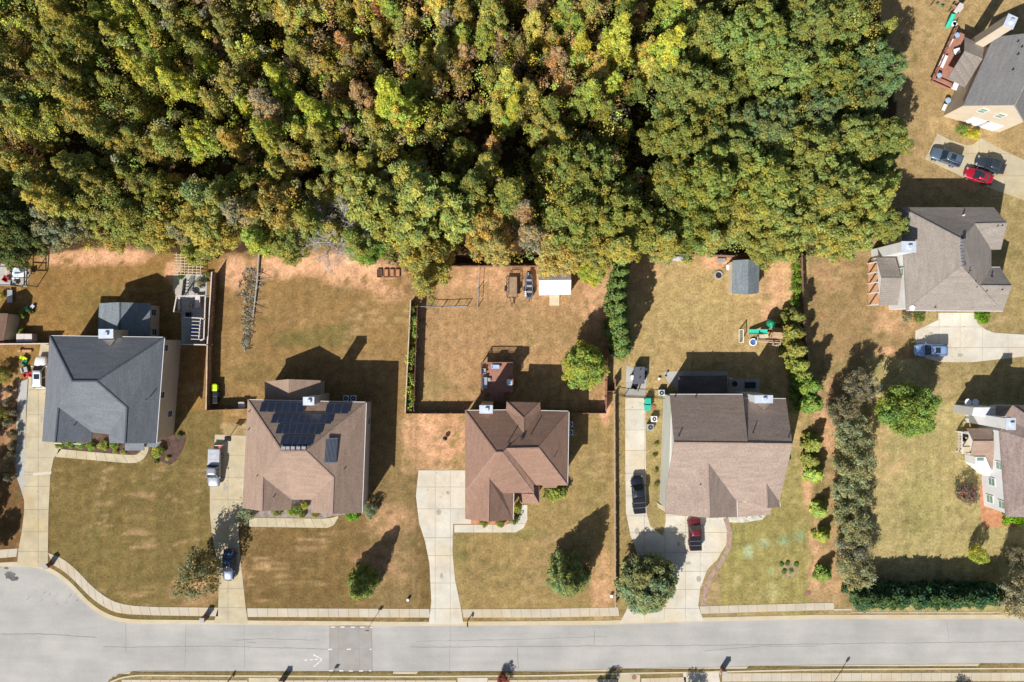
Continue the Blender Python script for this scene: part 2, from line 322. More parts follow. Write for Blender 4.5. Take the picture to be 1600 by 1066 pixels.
    dg = inpoly(px, py, [(80,730),(330,730),(335,945),(160,945),(80,860)]) ; wv = np.sin((px*.35+py)/4.2 + 3*fbm(px,py,70,61)); C *= (1 + .045*wv*dg)[..., None]
    dg = inpoly(px, py, [(385,850),(560,830),(560,945),(385,945)]); wv = np.sin((px*.6+py*.8)/4.6 + 3*fbm(px,py,70,62)); C *= (1 + .05*wv*dg)[..., None]
    # dry straw threads and weeds
    th = np.clip((vnoise(px*.45, py*1.6, 5, 201)*vnoise(px, py, 35, 202)-.50)*5, 0, 1)*.35; C[:] = C*(1-th[..., None]) + np.array(S(214,180,128))*th[..., None]
    wd = np.clip((fbm(px, py, 7, 203, 3)-.62)*8, 0, 1)*np.clip((fbm(px, py, 55, 204)-.45)*6, 0, 1)*.5; C[:] = C*(1-wd[..., None]) + np.array(S(118,116,60))*wd[..., None]
    C *= (1 + (fbm(px, py, 40, 5)-.5)*.30)[..., None]*(1 + (fbm(px, py, 9, 6, 3)-.5)*.30)[..., None]
    lum = C.mean(-1, keepdims=True); C[:] = (C*.93 + lum*np.array([1.02,1.03,.90])*.07)*np.array([1.09,1.06,1.10])
    Z = np.zeros_like(X) + (fbm(X, Y, 6, 8)-.5)*.03
    rd = inpoly(X, Y, [tuple(v) for v in ROADW]); Z[rd] = -.30
    idx = np.arange(nx*ny).reshape(nx, ny)
    f = np.stack([idx[:-1,:-1], idx[1:,:-1], idx[1:,1:], idx[:-1,1:]], -1).reshape(-1, 4)
    me = mesh_fast('ground', np.stack([X, Y, Z], -1).reshape(-1, 3), f, np.clip(C, .005, .8).reshape(-1, 3))
    m, N, L, B = newmat('lawn_and_clay')
    at = N.new('ShaderNodeAttribute'); at.attribute_name = 'tint'; g = N.new('ShaderNodeNewGeometry')
    prev = None
    for s, lo, hi, det in ((.8,.80,1.20,7),(3.2,.80,1.22,7),(15.,.74,1.28,4)):
        n = N.new('ShaderNodeTexNoise'); n.inputs['Scale'].default_value = s; n.inputs['Detail'].default_value = det; L.new(g.outputs['Position'], n.inputs['Vector'])
        r = N.new('ShaderNodeMapRange'); r.inputs[1].default_value = .3; r.inputs[2].default_value = .7; r.inputs[3].default_value = lo; r.inputs[4].default_value = hi; L.new(n.outputs[0], r.inputs[0])
        if prev is None: prev = r.outputs[0]
        else:
            x = N.new('ShaderNodeMath'); x.operation = 'MULTIPLY'; L.new(prev, x.inputs[0]); L.new(r.outputs[0], x.inputs[1]); prev = x.outputs[0]
    s = N.new('ShaderNodeVectorMath'); s.operation = 'SCALE'; L.new(at.outputs['Color'], s.inputs[0]); L.new(prev, s.inputs['Scale'])
    L.new(s.outputs[0], B.inputs['Base Color']); B.inputs['Roughness'].default_value = 1; B.inputs['Specular IOR Level'].default_value = .05
    bp = N.new('ShaderNodeBump'); bp.inputs['Strength'].default_value = .7; bp.inputs['Distance'].default_value = .08
    L.new(n.outputs[0], bp.inputs['Height']); L.new(bp.outputs[0], B.inputs['Normal'])
    me.materials.append(m); o = bpy.data.objects.new('ground', me); COL.objects.link(o); tag(o, kind='structure')
build_ground()
# ------------------------------------------------------------------ road
def flat(name, pts, z, m, parent=None, kind=None, th=.02):
    o = MB().prism([P(*p).xy for p in pts], z-th, z).build(name, m, parent)
    if kind: o['kind'] = kind
    return o
def roadmat():
    m, N, L, B = newmat('aged_asphalt')
    g = N.new('ShaderNodeNewGeometry'); mp = N.new('ShaderNodeMapping'); mp.inputs['Scale'].default_value = (.12, .8, 1)
    L.new(g.outputs['Position'], mp.inputs['Vector'])
    a = N.new('ShaderNodeTexNoise'); a.inputs['Scale'].default_value = 1; a.inputs['Detail'].default_value = 6; L.new(mp.outputs[0], a.inputs['Vector'])
    b = N.new('ShaderNodeTexNoise'); b.inputs['Scale'].default_value = .18; b.inputs['Detail'].default_value = 6; L.new(g.outputs['Position'], b.inputs['Vector'])
    c = N.new('ShaderNodeTexNoise'); c.inputs['Scale'].default_value = 11; c.inputs['Detail'].default_value = 5; L.new(g.outputs['Position'], c.inputs['Vector'])
    prev = None
    for n, lo, hi in ((a,.93,1.06),(b,.92,1.06),(c,.88,1.10)):
        r = N.new('ShaderNodeMapRange'); r.inputs[1].default_value = .3; r.inputs[2].default_value = .7; r.inputs[3].default_value = lo; r.inputs[4].default_value = hi; L.new(n.outputs[0], r.inputs[0])
        if prev is None: prev = r.outputs[0]
        else:
            x = N.new('ShaderNodeMath'); x.operation = 'MULTIPLY'; L.new(prev, x.inputs[0]); L.new(r.outputs[0], x.inputs[1]); prev = x.outputs[0]
    mx = N.new('ShaderNodeMix'); mx.data_type = 'RGBA'; mx.inputs[6].default_value = (*S(187,181,172), 1); mx.inputs[7].default_value = (*S(196,189,178), 1)
    r = N.new('ShaderNodeMapRange'); r.inputs[1].default_value = .35; r.inputs[2].default_value = .65; L.new(b.outputs[0], r.inputs[0]); L.new(r.outputs[0], mx.inputs[0])
    s = N.new('ShaderNodeVectorMath'); s.operation = 'SCALE'; L.new(mx.outputs[2], s.inputs[0]); L.new(prev, s.inputs['Scale'])
    L.new(s.outputs[0], B.inputs['Base Color']); B.inputs['Roughness'].default_value = .9
    return m
M['asphalt'] = roadmat(); M['asphalt2'] = concrete('speed_table_asphalt', S(181,174,165)); M['crack'] = mat('crack_filler', S(158,152,144))
M['crack_dark'] = mat('dark_crack', S(95,90,84)); M['oil'] = mat('oil_stain', S(120,116,112), var=.3)
RZ = -.12
def resample(pts, step):
    out = [Vector(pts[0])]
    for a, b in zip(pts[:-1], pts[1:]):
        a = Vector(a); b = Vector(b); n = max(1, int(round((b-a).length/step)))
        out += [a + (b-a)*k/n for k in range(1, n+1)]
    return out
def smooth(pts, it=2):
    for _ in range(it):
        q = [pts[0]]
        for a, b in zip(pts[:-1], pts[1:]):
            a = Vector(a); b = Vector(b)
            if (b-a).length > 60: q += [a+(b-a).normalized()*8, b-(b-a).normalized()*8]
            else: q += [a*.75+b*.25, a*.25+b*.75]
        q.append(pts[-1]); pts = q
    return [Vector(p) for p in pts]
rt = smooth(ROAD_TOP); rb = smooth(ROAD_BOT)
road = flat('road', [tuple(p) for p in rt] + [tuple(p) for p in rb] + arc[:-1], RZ, M['asphalt'], kind='structure', th=.1)
def strip(mb, pts, w, z0, z1):   # ribbon with height along pixel polyline, width in metres to both sides
    q = [P(p[0], p[1]).xy for p in pts]
    n = len(q); L_ = []; R_ = []
    for i in range(n):
        d = (q[min(i+1,n-1)] - q[max(i-1,0)]).normalized(); nn = Vector((-d.y, d.x))*w/2
        L_.append(q[i]+nn); R_.append(q[i]-nn)
    v = [(*p, z0) for p in L_] + [(*p, z0) for p in R_] + [(*p, z1) for p in L_] + [(*p, z1) for p in R_]
    f = []
    for i in range(n-1):
        f += [(2*n+i, 3*n+i, 3*n+i+1, 2*n+i+1), (i, i+1, n+i+1, n+i), (i, 2*n+i, 2*n+i+1, i+1), (n+i, n+i+1, 3*n+i+1, 3*n+i)]
    f += [(0, n, 3*n, 2*n), (n-1, 3*n-1, 4*n-1, 2*n-1)]
    mb.add(v, f); return mb
# concrete kerb and gutter along both sides
k1 = [(p[0], p[1]-2.6) for p in rt if p[0] < 2200]
strip(MB(), k1, .62, -.35, .03).build('kerb', M['kerb'])['kind'] = 'structure'
k2 = [(p[0], p[1]+2.2) for p in rb if p[0] < 2200]
strip(MB(), k2, .48, -.35, -.09).build('gutter', M['kerb'])['kind'] = 'structure'
k3 = [(p[0], p[1]+6.2) for p in rb if p[0] < 2200]
strip(MB(), k3, .22, -.35, .05).build('kerb_stone', M['kerb'])['kind'] = 'structure'
# cul-de-sac lower kerb
ka = [(30+144*math.cos(math.radians(a)), 1025-144*math.sin(math.radians(a))) for a in range(-24, -262, -6)]
strip(MB(), ka, .62, -.35, .03).build('kerb', M['kerb'])['kind'] = 'structure'
# speed table, seams, cracks and dashes
st = flat('speed_table', [(514,979),(580.5,979),(581.5,1049),(513.5,1049)], RZ+.035, M['asphalt2'], road, th=.035)
ORG[st] = Vector((0,0,0))
mb = MB()
for x, y in ((520,980.3),(535,980.2),(551,980.4),(566,980.6),(580,980.6),(515.5,1015),(545,1015),(579,1015),(517,1048.6),(533,1048.8),(548,1049),(564,1049),(578,1048.7)):
    w = 3.2 if x < 575 else 1.6
    flat('painted_dash', [(x-w,y-.8),(x+w,y-.8),(x+w,y+.8),(x-w,y+.8)], RZ+.042, M['paint'], road, th=.005)
for (x, y, a) in ((477.5,1032,0),(486,1031.5,0),(494,1031,0),(491,1024.5,30),(496,1027,30),(501,1029.8,30),(500.5,1033.5,-38),(496,1037.5,-38),(491.5,1041,-38)):
    ca, sa = math.cos(math.radians(a)), math.sin(math.radians(a))
    q = [(x+u*ca-v*sa, y+u*sa+v*ca) for u, v in ((-2.4,-.8),(2.4,-.8),(2.4,.8),(-2.4,.8))]
    flat('painted_dash', q, RZ+.008, M['paint'], road, th=.005)
def wiggly(pts, amp=.8, step=6):
    r = resample(pts, step); return [(p.x + random.uniform(-amp,amp)*.6, p.y + random.uniform(-amp,amp)) for p in r]
cm = MB()
for pts, w in (([(0,992),(60,991),(110,994),(150,997)],.07),([(160,1011),(200,1012),(330,1010),(512,1015)],.05),([(360,1001),(410,999),(460,1000),(500,1001)],.04),([(383,1004),(400,1005)],.05),
        ([(640,1012),(810,1011),(940,1010),(1100,1009),(1600,1003)],.05),([(808,1012),(810,1046)],.06),([(929,985),(928,1009)],.05),([(704,978),(702,1048)],.03),([(381,978),(382,1046)],.03),([(1100,1018),(1190,1010),(1280,1010)],.04),
        ([(196,976),(196,1020)],.04),([(290,976),(288,1046)],.03),([(1480,970),(1484,1002)],.03),([(650,1003),(800,1000),(950,995)],.03)):
    strip(cm, wiggly(pts, .5, 9), w*1.6, RZ-.01, RZ+.004)
c_ = cm.build('crack', M['crack'], road); c_['kind'] = 'stuff'
cm = MB()
for pts, w in (([(530,979),(550,979.2),(578,978.8)],.09),([(514,1014.8),(580,1015)],.03),([(529,979),(528,1049)],.04),([(560,979),(562,1049)],.04)):
    strip(cm, wiggly(pts, .3, 6), w, RZ+.03, RZ+.041)
c_ = cm.build('table_seam', M['crack'], road); c_['kind'] = 'stuff'
def ragged(cx, cy, rx, ry, z, m, name, parent=None, n=18, seed=1, kind=None):
    r = random.Random(seed); pts = []
    for i in range(n):
        k = .72 + .38*r.random(); pts.append((cx + rx*k*math.cos(2*PI*i/n), cy + ry*k*math.sin(2*PI*i/n)))
    return flat(name, pts, z, m, parent, kind, th=.01)
ragged(15,900,9,7,RZ+.003,M['oil'],'oil_stain',road,seed=3); ragged(22,905,7,4,RZ+.006,M['oil'],'oil_stain',road,seed=4); ragged(9,888,4,2,RZ+.003,M['oil'],'oil_stain',road,seed=5)
# ------------------------------------------------------------------ concrete slabs
def clip(poly, a, b, c):    # keep a*x+b*y<=c
    out = []
    for i in range(len(poly)):
        p = poly[i]; q = poly[(i+1) % len(poly)]; dp = a*p[0]+b*p[1]-c; dq = a*q[0]+b*q[1]-c
        if dp <= 0: out.append(p)
        if (dp < 0) != (dq < 0) and dp != dq:
            t = dp/(dp-dq); out.append((p[0]+(q[0]-p[0])*t, p[1]+(q[1]-p[1])*t))
    return out
def area(p): return .5*sum(p[i][0]*p[(i+1) % len(p)][1]-p[(i+1) % len(p)][0]*p[i][1] for i in range(len(p)))
def slabs(name, poly, xs, ys, m, z=.035, label=None):
    """driveway outline (photo pixels on the ground) cut along joint lines into slabs"""
    base = flat(name, poly, z-.02, M['joint'], th=.06); tag(base, kind='structure')
    xs = [-9e3]+list(xs)+[9e3]; ys = [-9e3]+list(ys)+[9e3]; g = .22
    for i in range(len(xs)-1):
        for j in range(len(ys)-1):
            c = clip(clip(clip(clip(poly, -1,0,-(xs[i]+g)), 1,0,xs[i+1]-g), 0,-1,-(ys[j]+g)), 0,1,ys[j+1]-g)
            if len(c) >= 3 and abs(area(c)) > 14:
                MB().prism([P(*p).xy for p in c], z-.03, z).build('slab', m, base)
    return base
def walkslabs(name, A, B, m, step=15.5, z=.035):
    """sidewalk between two pixel polylines given point for point, cut into flags"""
    a = resample(A, 3); 
    base = flat(name, [tuple(p) for p in A] + [tuple(p) for p in B][::-1], z-.02, M['joint'], th=.06); tag(base, kind='structure')
    # resample both to equal fractions
    def frac(pts, n):
        pts = [Vector(p) for p in pts]; d = [0]
        for p, q in zip(pts[:-1], pts[1:]): d.append(d[-1]+(q-p).length)
        r = []
        for k in range(n+1):
            t = d[-1]*k/n; i = max(j for j in range(len(d)) if d[j] <= t+1e-6); i = min(i, len(pts)-2)
            r.append(pts[i] + (pts[i+1]-pts[i])*((t-d[i])/max(1e-6, d[i+1]-d[i])))
        return r
    ln = sum((Vector(q)-Vector(p)).length for p, q in zip(A[:-1], A[1:])); n = max(1, round(ln/step)); s = 4
    fa = frac(A, n*s); fb = frac(B, n*s)
    for k in range(n):
        pa = fa[k*s:(k+1)*s+1]; pb = fb[k*s:(k+1)*s+1]
        pa = [pa[0].lerp(pa[1], .07)] + pa[1:-1] + [pa[-1].lerp(pa[-2], .07)]; pb = [pb[0].lerp(pb[1], .07)] + pb[1:-1] + [pb[-1].lerp(pb[-2], .07)]
        MB().prism([P(*p).xy for p in pa + pb[::-1]], z-.03, z).build('slab', m, base)
    return base
CT, CPALE = M['concrete_tan'], M['concrete_pale']
slabs('driveway', [(44,590),(41,640),(40,700),(38,750),(38,800),(34,832),(29,858),(27,882),(75,888),(75,862),(76,800),(79,740),(84,716),(96,702),(96,545),(64,536),(60,560)], [60], [570,609,648,683,715.5,738,742,760,796,831,862], CT)
flat('driveway_band', [(52,738.5),(81,736.5),(80,741.5),(52,743)], .045, M['concrete_pale'], th=.01, kind='structure')
slabs('concrete_strip', [(29,598),(45,592),(42,640),(40,700),(38,748),(38,782),(33,765),(27,748),(24,728),(25,690),(27,640)], [], [636,682,722], M['patio'])
slabs('driveway', [(336,679),(386,681),(386,798),(372,824),(375,865),(384,950),(388,974),(334,974),(341,949),(342,918),(338,868),(331,834),(328,800),(328,745),(334,712)], [356.5], [712,746,781,816,845,884,920,949.5], CT)
slabs('driveway', [(654,735),(736,735),(736,818.5),(708,818.5),(707,862),(711,905),(719,944),(724,975),(670,975),(674,940),(671,880),(664,845),(655,818),(650,775)], [680,703.5], [761,795,840,868,911,951], CPALE)
slabs('driveway', [(977,622),(1008,622),(1009,720),(1010,800),(1016,822),(1036,838),(1040,815),(1040,800),(1131,800),(1136,815),(1135,850),(1120,875),(1105,890),(1094,920),(1091,946),(1099,970),(1030,972),(968,974),(978,955),(1000,900),(994,860),(985,836),(978,800),(977,720)], [1007,1038,1071,1094], [640,672,704,740,775,806,832,863,893,921,951], CPALE)
slabs('driveway_side_pad', [(979,570),(986,574),(1012,574),(1010,600),(1008,620.5),(977,620.5),(978,590)], [], [598], M['patio'])
# brick edging of the drive
edge_a = [(1131,810),(1137,830),(1135,855),(1121,880),(1106,892),(1098,905),(1094,925),(1092,945)]
edge_b = [(1138,810),(1144,830),(1142,857),(1128,884),(1117,896),(1110,910),(1106,927),(1103,945)]
walkslabs('brick_edging', [(x-8,y) for x, y in edge_b], edge_b, mat('tan_pavers', S(192,160,138), var=.25, fine=8), 3.6, .05)
slabs('driveway', [(1430,517),(1466,500),(1466,489),(1523,489),(1527,505),(1540,515),(1553,520),(1600,523),(1700,528),(1700,560),(1600,557),(1520,566),(1470,566),(1447,560),(1430,543)], [1467,1500,1535,1575], [511,543], CPALE)
slabs('driveway', [(1465,208.6),(1484,219),(1510,227),(1520,226),(1533,216),(1570,236),(1600,250),(1700,290),(1700,345),(1600,313),(1524,286),(1445,248.5)], [1485,1530,1570,1620], [240,275], M['concrete_tan'])
# sidewalks
walkslabs('sidewalk', [(-60,868),(0,859),(28,857)], [(-56,880),(0,872),(26,870)], M['sidewalk'])
swA = smooth([(75,864),(97,872),(119.5,890),(144,917),(173,938.5),(199,946),(240,948.5),(341,949.5)],1); swB = smooth([(83,883),(99.6,892),(119.5,910),(141.7,934),(168,952),(190,959.5),(240,961.5),(341,963)],1)
walkslabs('sidewalk', swA, swB, M['sidewalk'])
walkslabs('sidewalk', [(386,950.5),(671,951.5)], [(387,964),(672,965)], M['sidewalk'])
walkslabs('sidewalk', [(722,952),(850,951.5),(966,949)], [(724,965),(850,965),(968,962.5)], M['sidewalk'])
walkslabs('sidewalk', [(1093,947.5),(1280,942),(1303,942)], [(1095,959),(1280,953.5),(1303,953)], M['sidewalk'])
walkslabs('sidewalk', [(1303,951.3),(1331,951)], [(1303,954),(1331,953.7)], M['sidewalk'], 14)
walkslabs('sidewalk', [(1331,956.5),(1562,955.5)], [(1331,957.8),(1562,957.2)], M['sidewalk'], 30)
slabs('driveway_apron', [(389,1059),(433,1059),(441,1072),(441,1100),(385,1100),(389,1072)], [], [1075], CT)
slabs('driveway_apron', [(715,1059),(762,1059),(760,1080),(760,1100),(715,1100)], [], [1075], CPALE)
slabs('driveway_apron', [(962,1053),(1000,1054),(1000,1072),(1000,1100),(972,1100)], [], [1075], CT)
slabs('driveway_apron', [(1067,1051),(1122,1048),(1126,1070),(1126,1100),(1075,1100)], [1094], [1075], CPALE)
for x0, x1, y0, y1 in ((190,387,1062,1063),(443,713,1063,1063),(762,966,1063,1061),(1002,1072,1060,1058),(1128,2000,1052,1050)):
    walkslabs('sidewalk', [(x0,y0),(x1,y1)], [(x0,y0+13),(x1,y1+13)], M['sidewalk'])
# front walks and patios
walkslabs('front_walk', smooth([(92,701.5),(150,707),(205,711.5),(216,710),(222,703),(224.5,694)],1), smooth([(87,714),(144,719),(207,724.5),(222,720),(231,708),(233,696)],1), CT, 14)
walkslabs('front_walk', [(389,809),(505,810.5),(520,809),(528,806)], [(389,823),(512,825),(521,821),(529,808)], CT, 14)
slabs('front_walk', [(710,820),(790,820),(806,815),(813,804),(814,789),(824,789),(824,812),(818,825),(806,832),(710,832)], [740,770,800], [818], CPALE)
flat('flower_bed', [(82,690),(92,701),(205,711),(215,709),(222,700),(222,688)], .03, M['mulch'], kind='structure')
flat('flower_bed', [(234,700),(234,713),(250,721),(265,727),(274,722),(284,706),(290,690),(290,678),(240,680)], .03, M['mulch'], kind='structure')
flat('flower_bed', [(385,798),(389,808),(505,810),(520,806),(560,803),(560,780),(400,780)], .03, mat('pebble_mulch', S(165,150,140), var=.3), kind='structure')
flat('flower_bed', [(709,819),(790,820),(800,810),(800,795),(735,795),(727,800)], .03, M['clay'], kind='structure')
slabs('patio', [(1036,582),(1050,580),(1137,580),(1137,610),(1060,610),(1043,597)], [1080,1110], [], M['patio'])
slabs('patio', [(1139,592),(1187,592),(1187,625),(1139,625)], [1163], [], M['patio'])
flat('stone_bed', [(1137,806),(1200,802),(1190,812),(1160,817),(1137,816)], .03, mat('pale_gravel', S(225,215,195), var=.25, fine=14), kind='structure')
slabs('patio', [(272,428),(324,429),(320,538),(284,538),(283,470),(270,455)], [290,306], [450,470,490,512], M['patio'])
slabs('patio', [(2,412),(48,420),(42,448),(-10,446)], [20], [430], M['patio'])
slabs('patio', [(1532,796),(1562,796),(1575,812),(1600,823),(1534,823)], [], [], M['clay'])
flat('planting_strip', [(1531,664),(1535,700),(1530,790),(1536,800),(1545,800),(1545,690)], .02, M['clay'], kind='structure')
# ------------------------------------------------------------------ houses
def roof_part(parent, vs, faces, m, name='roof', th=.2):
    """vs: name -> Vector; faces: strings of vertex names"""
    names = list(vs); ix = {n: i for i, n in enumerate(names)}
    tris = []
    for f in faces:
        q = [ix[k] for k in f.split()]
        a = sum(vs[names[q[i]]].x*vs[names[q[(i+1) % len(q)]]].y - vs[names[q[(i+1) % len(q)]]].x*vs[names[q[i]]].y for i in range(len(q)))
        if a < 0: q = q[::-1]
        tris.append(tuple(q))
    n = len(names); v = [vs[k] for k in names] + [vs[k] - Vector((0,0,th)) for k in names]
    edges = {}
    for q in tris:
        for i in range(len(q)): edges[(q[i], q[(i+1) % len(q)])] = 1
    f = list(tris) + [tuple(i+n for i in q[::-1]) for q in tris]
    for (a, b) in edges:
        if (b, a) not in edges: f.append((a, a+n, b+n, b))
    return MB().add(v, f).build(name, m, parent)
def ridge(parent, vs, pairs, m, w=.3):
    for pr in pairs.split(','):
        a, b = pr.split(); MB().bar(vs[a]-Vector((0,0,.005)), vs[b]-Vector((0,0,.005)), w, .035).build('ridge_cap', m, parent)
def gutter(parent, vs, pairs, out=.08):
    for pr in pairs.split(','):
        a, b = pr.split(); d = (vs[b]-vs[a]).normalized(); z = Vector((0,0,-.08))
        MB().bar(vs[a]+z+d*.02, vs[b]+z-d*.02, .16, .14).build('gutter', M['trim'], parent)
def walls(parent, pts, z1, m, inset=.35, name='wall', z0=0):
    """footprint from eave corner points (in order), pushed in under the eave"""
    q = [Vector((p.x, p.y)) for p in pts]; ar = area([(p.x, p.y) for p in q]); n = len(q); out = []
    if ar < 0: q = q[::-1]
    for i in range(n):
        a, b, c = q[i-1], q[i], q[(i+1) % n]; d1 = (b-a).normalized(); d2 = (c-b).normalized()
        n1 = Vector((-d1.y, d1.x)); n2 = Vector((-d2.y, d2.x)); k = (n1+n2); k = k/max(.3, k.length_squared)*2*inset
        out.append(b + k)
    MB().prism(out, z0, z1).build(name, m, parent)
    return out
def window(parent, a, b, t, z, w=.9, h=1.3, glass='glass', outv=None):
    """window in the wall line a->b at fraction t, outward normal to the right of a->b"""
    a = Vector((a[0], a[1], 0)); b = Vector((b[0], b[1], 0)); d = (b-a).normalized(); nrm = Vector((d.y, -d.x, 0)); c = a.lerp(b, t)
    def slab(u0, u1, z0, z1, o0, o1, mb):
        v = [c+d*u+nrm*o+Vector((0,0,zz)) for zz in (z0, z1) for u, o in ((u0,o0),(u1,o0),(u1,o1),(u0,o1))]
        mb.add(v, [(0,3,2,1),(4,5,6,7),(0,1,5,4),(1,2,6,5),(2,3,7,6),(3,0,4,7)])
    mb = MB()
    for u0, u1, z0, z1 in ((-w/2-.09,-w/2,z-.09,z+h+.09),(w/2,w/2+.09,z-.09,z+h+.09),(-w/2,w/2,z-.09,z),(-w/2,w/2,z+h,z+h+.09)): slab(u0,u1,z0,z1,-.03,.06,mb)
    slab(-w/2,w/2,z+h/2-.025,z+h/2+.025,-.02,.04,mb)
    fr = mb.build('window', M['trim'], parent)
    g = MB(); slab(-w/2,w/2,z,z+h,-.03,.02,g); g.build('pane', M[glass], fr)
def chimney(parent, c, sx, sy, zt, m, rot=0, cap='cap'):
    MB().cbox((c[0], c[1], 0), sx, sy, zt, rot).build('chimney', m, parent)
    ch = parent.children[-1] if parent.children else None
    cc = MB().cbox((c[0], c[1], zt), sx+.16, sy+.16, .1, rot).build('chimney_cap', M[cap], parent)
    MB().cbox((c[0]+.1, c[1], zt+.1), .45, .45, .3, rot).build('flue', M['cap'], cc)
def vent(parent, p, h=.35, r=.06, m='dark'):
    MB().tube((p[0],p[1],p[2]-.15), (p[0],p[1],p[2]+h), r, n=8).build('vent_pipe', M[m], parent)
def boxvent(parent, p, s=.42, m='rim'):
    mb = MB().cbox((p[0],p[1],p[2]-.12), s*.8, s*.8, .2).cbox((p[0],p[1],p[2]+.08), s, s, .07)
    mb.build('roof_vent', M[m], parent, bevel=.02)
# --- house 1: slate roof, far left
E = 5.9
H1 = thing('house', 'two-storey house with slate-grey hip roof and tan siding at the cul-de-sac', 'house', P(160,620,0), 'houses along the street')
v1 = dict(tl=P(77.6,525,E), tr=P(256.6,527.5,E), r1=P(113,596,9.8), r2=P(151,596,9.8), ga=P(91,637,8.4), gb=P(86,691,8.4), bl=P(65.7,690,E),
          n1=P(143,675.5,6.1), n0=P(143,691,6.0), n2=P(170,679,6.1), n3=P(171,692.5,6.0), ha=P(198,637,8.2), hb=P(195,693,8.2), br=P(244,692.7,E))
roof_part(H1, v1, ['tl r1 ga gb bl', 'tl tr r2 r1', 'r1 r2 ha n2 n1 ga', 'ga n1 n0 gb', 'ha hb n3 n2', 'tr br hb ha r2'], M['sh_grey'])
cap1 = shingle('slate_ridge_caps', S(100,104,110), .1)
ridge(H1, v1, 'tl r1,tr r2,r1 r2,r2 ha,ga gb,ha hb,ga n1', cap1, .22); gutter(H1, v1, 'tl tr,br tr')
w1 = walls(H1, [v1['tl'], v1['tr'], v1['br'], v1['n3'], P(170,679,E), P(143,676,E), v1['n0'], v1['bl']], E-.15, M['wall_tan'])
E1 = [Vector((v1['tr'].x-.35, v1['tr'].y)), Vector((v1['br'].x-.35, v1['br'].y))]
for t, z in ((.1,4.0),(.55,4.0),(.75,1.2)): window(H1, E1[1], E1[0], 1-t, z, .9, 1.2)
for t in (.3,.7): window(H1, P(66,690,0)+Vector((3.5,.5,0)), P(195,692,0)+Vector((-2,.5,0)), t, 3.6)
MB().box(*sorted((P(143,0,6).x,P(170,0,6).x)), P(0,682,6).y, P(0,678,6).y, 0, 2.9).build('front_door_recess', M['brick'], H1)
flat('porch_floor', [(141,676),(173,676),(173,692),(141,692)], .06, M['mulch'], H1, th=.08)
# front brackets / porch roofs along the bottom right
pv = dict(a=P(195,692,4.2), b=P(225,692,4.2), c=P(225,704,3.3), d=P(205,704,3.3), e=P(195,704,3.0)); 
roof_part(H1, pv, ['a b c d e'], M['sh_grey'], 'porch_roof', .12)
MB().prism([P(224,694,3.4).xy, P(252,690,3.4).xy, P(244,699,3.4).xy, P(226,699,3.4).xy], 3.1, 3.3).build('porch_roof', M['sh_grey2'], H1)
c1 = P(166,524,8); chimney(H1, (c1.x, c1.y+.2), 1.9, 1.15, 8.0, M['wall_tan'])
sad = dict(a=P(160,531,6.3), b=P(180,531,6.3), c=P(172,541,6.9)); roof_part(H1, sad, ['a b c'], M['sh_light'], 'cricket', .05)
NP = [v1['tr'], v1['r2'], v1['ha']]
for px, py in ((230,623.5),): vent(H1, PP(px,py,NP), .5)
vent(H1, PP(117,664,[v1['ga'],v1['n1'],v1['n0']]), .35)
for px, py in ((258,560),(256,600),(251,640)): pass
# sun room at the back
sv = dict(a=P(155,474,3.2), b=P(187,472.4,4.6), c=P(235,474,3.2), d=P(234,530,3.2), e=P(187,530,4.6), f=P(152,530,3.2))
SR = roof_part(H1, sv, ['a b e f', 'b c d e'], M['sh_grey2'], 'sunroom_roof', .15)
ridge(H1, sv, 'b e', cap1, .25); walls(H1, [sv['a'], sv['c'], sv['d'], sv['f']], 3.05, M['wall_tan'], .25, 'sunroom_wall')
MB().add([sv['a']+Vector((.3,-.3,-.2)), sv['c']+Vector((-.3,-.3,-.2)), sv['b']+Vector((0,-.3,-.2)), sv['a']+Vector((.3,-.5,-.2)), sv['c']+Vector((-.3,-.5,-.2)), sv['b']+Vector((0,-.5,-.2))],
         [(0,1,2),(5,4,3),(0,3,4,1),(1,4,5,2),(2,5,3,0)]).build('gable_wall', M['wall_tan'], H1)
xe = sv['c'].x-.25
window(H1, (xe, sv['d'].y), (xe, sv['c'].y), .75, 1.2, .9, 1.2); window(H1, (xe, sv['d'].y), (xe, sv['c'].y), .2, 1.0, .9, 1.3)
# --- house 2: brown roof with solar array
E = 5.6
H2 = thing('house', 'two-storey house with brown hip roof carrying rows of solar panels', 'house', P(480,715,0), 'houses along the street')
v2 = dict(tl=P(387,625,E), tr=P(572,629,E), r1=P(440.5,705,9.4), r2=P(478,705,9.4), ga=P(410.6,745,7.9), gb=P(409,799,7.9), bl=P(378.6,794,E),
          n1=P(456,781,5.8), n0=P(455,797,5.7), n2=P(487,781,5.8), n3=P(486,801,5.7), ha=P(521,746,7.9), hb=P(519,803.5,7.9), br=P(565.5,801.6,E))
roof_part(H2, v2, ['tl r1 ga gb bl', 'tl tr r2 r1', 'r1 r2 ha n2 n1 ga', 'ga n1 n0 gb', 'ha hb n3 n2', 'tr br hb ha r2'], M['sh_brown'])
cap2 = shingle('brown_ridge_caps', S(178,148,132), .1)
ridge(H2, v2, 'tl r1,tr r2,r1 r2,r2 ha,ga gb,ha hb,ga n1', cap2, .2); gutter(H2, v2, 'tl tr,br tr')
walls(H2, [v2['tl'], v2['tr'], v2['br'], v2['n3'], P(486,781,E), P(456,781,E), v2['n0'], v2['bl']], E-.15, M['wall_grey'])
for t, z in ((.2,3.7),(.5,3.7),(.8,1.0)): window(H2, (v2['br'].x-.3, v2['br'].y), (v2['tr'].x-.32, v2['tr'].y), t, z)
MB().box(P(458,0,5).x, P(485,0,5).x, P(0,785,5).y, P(0,782,5).y, 0, 2.8).build('front_door_recess', M['brick'], H2)
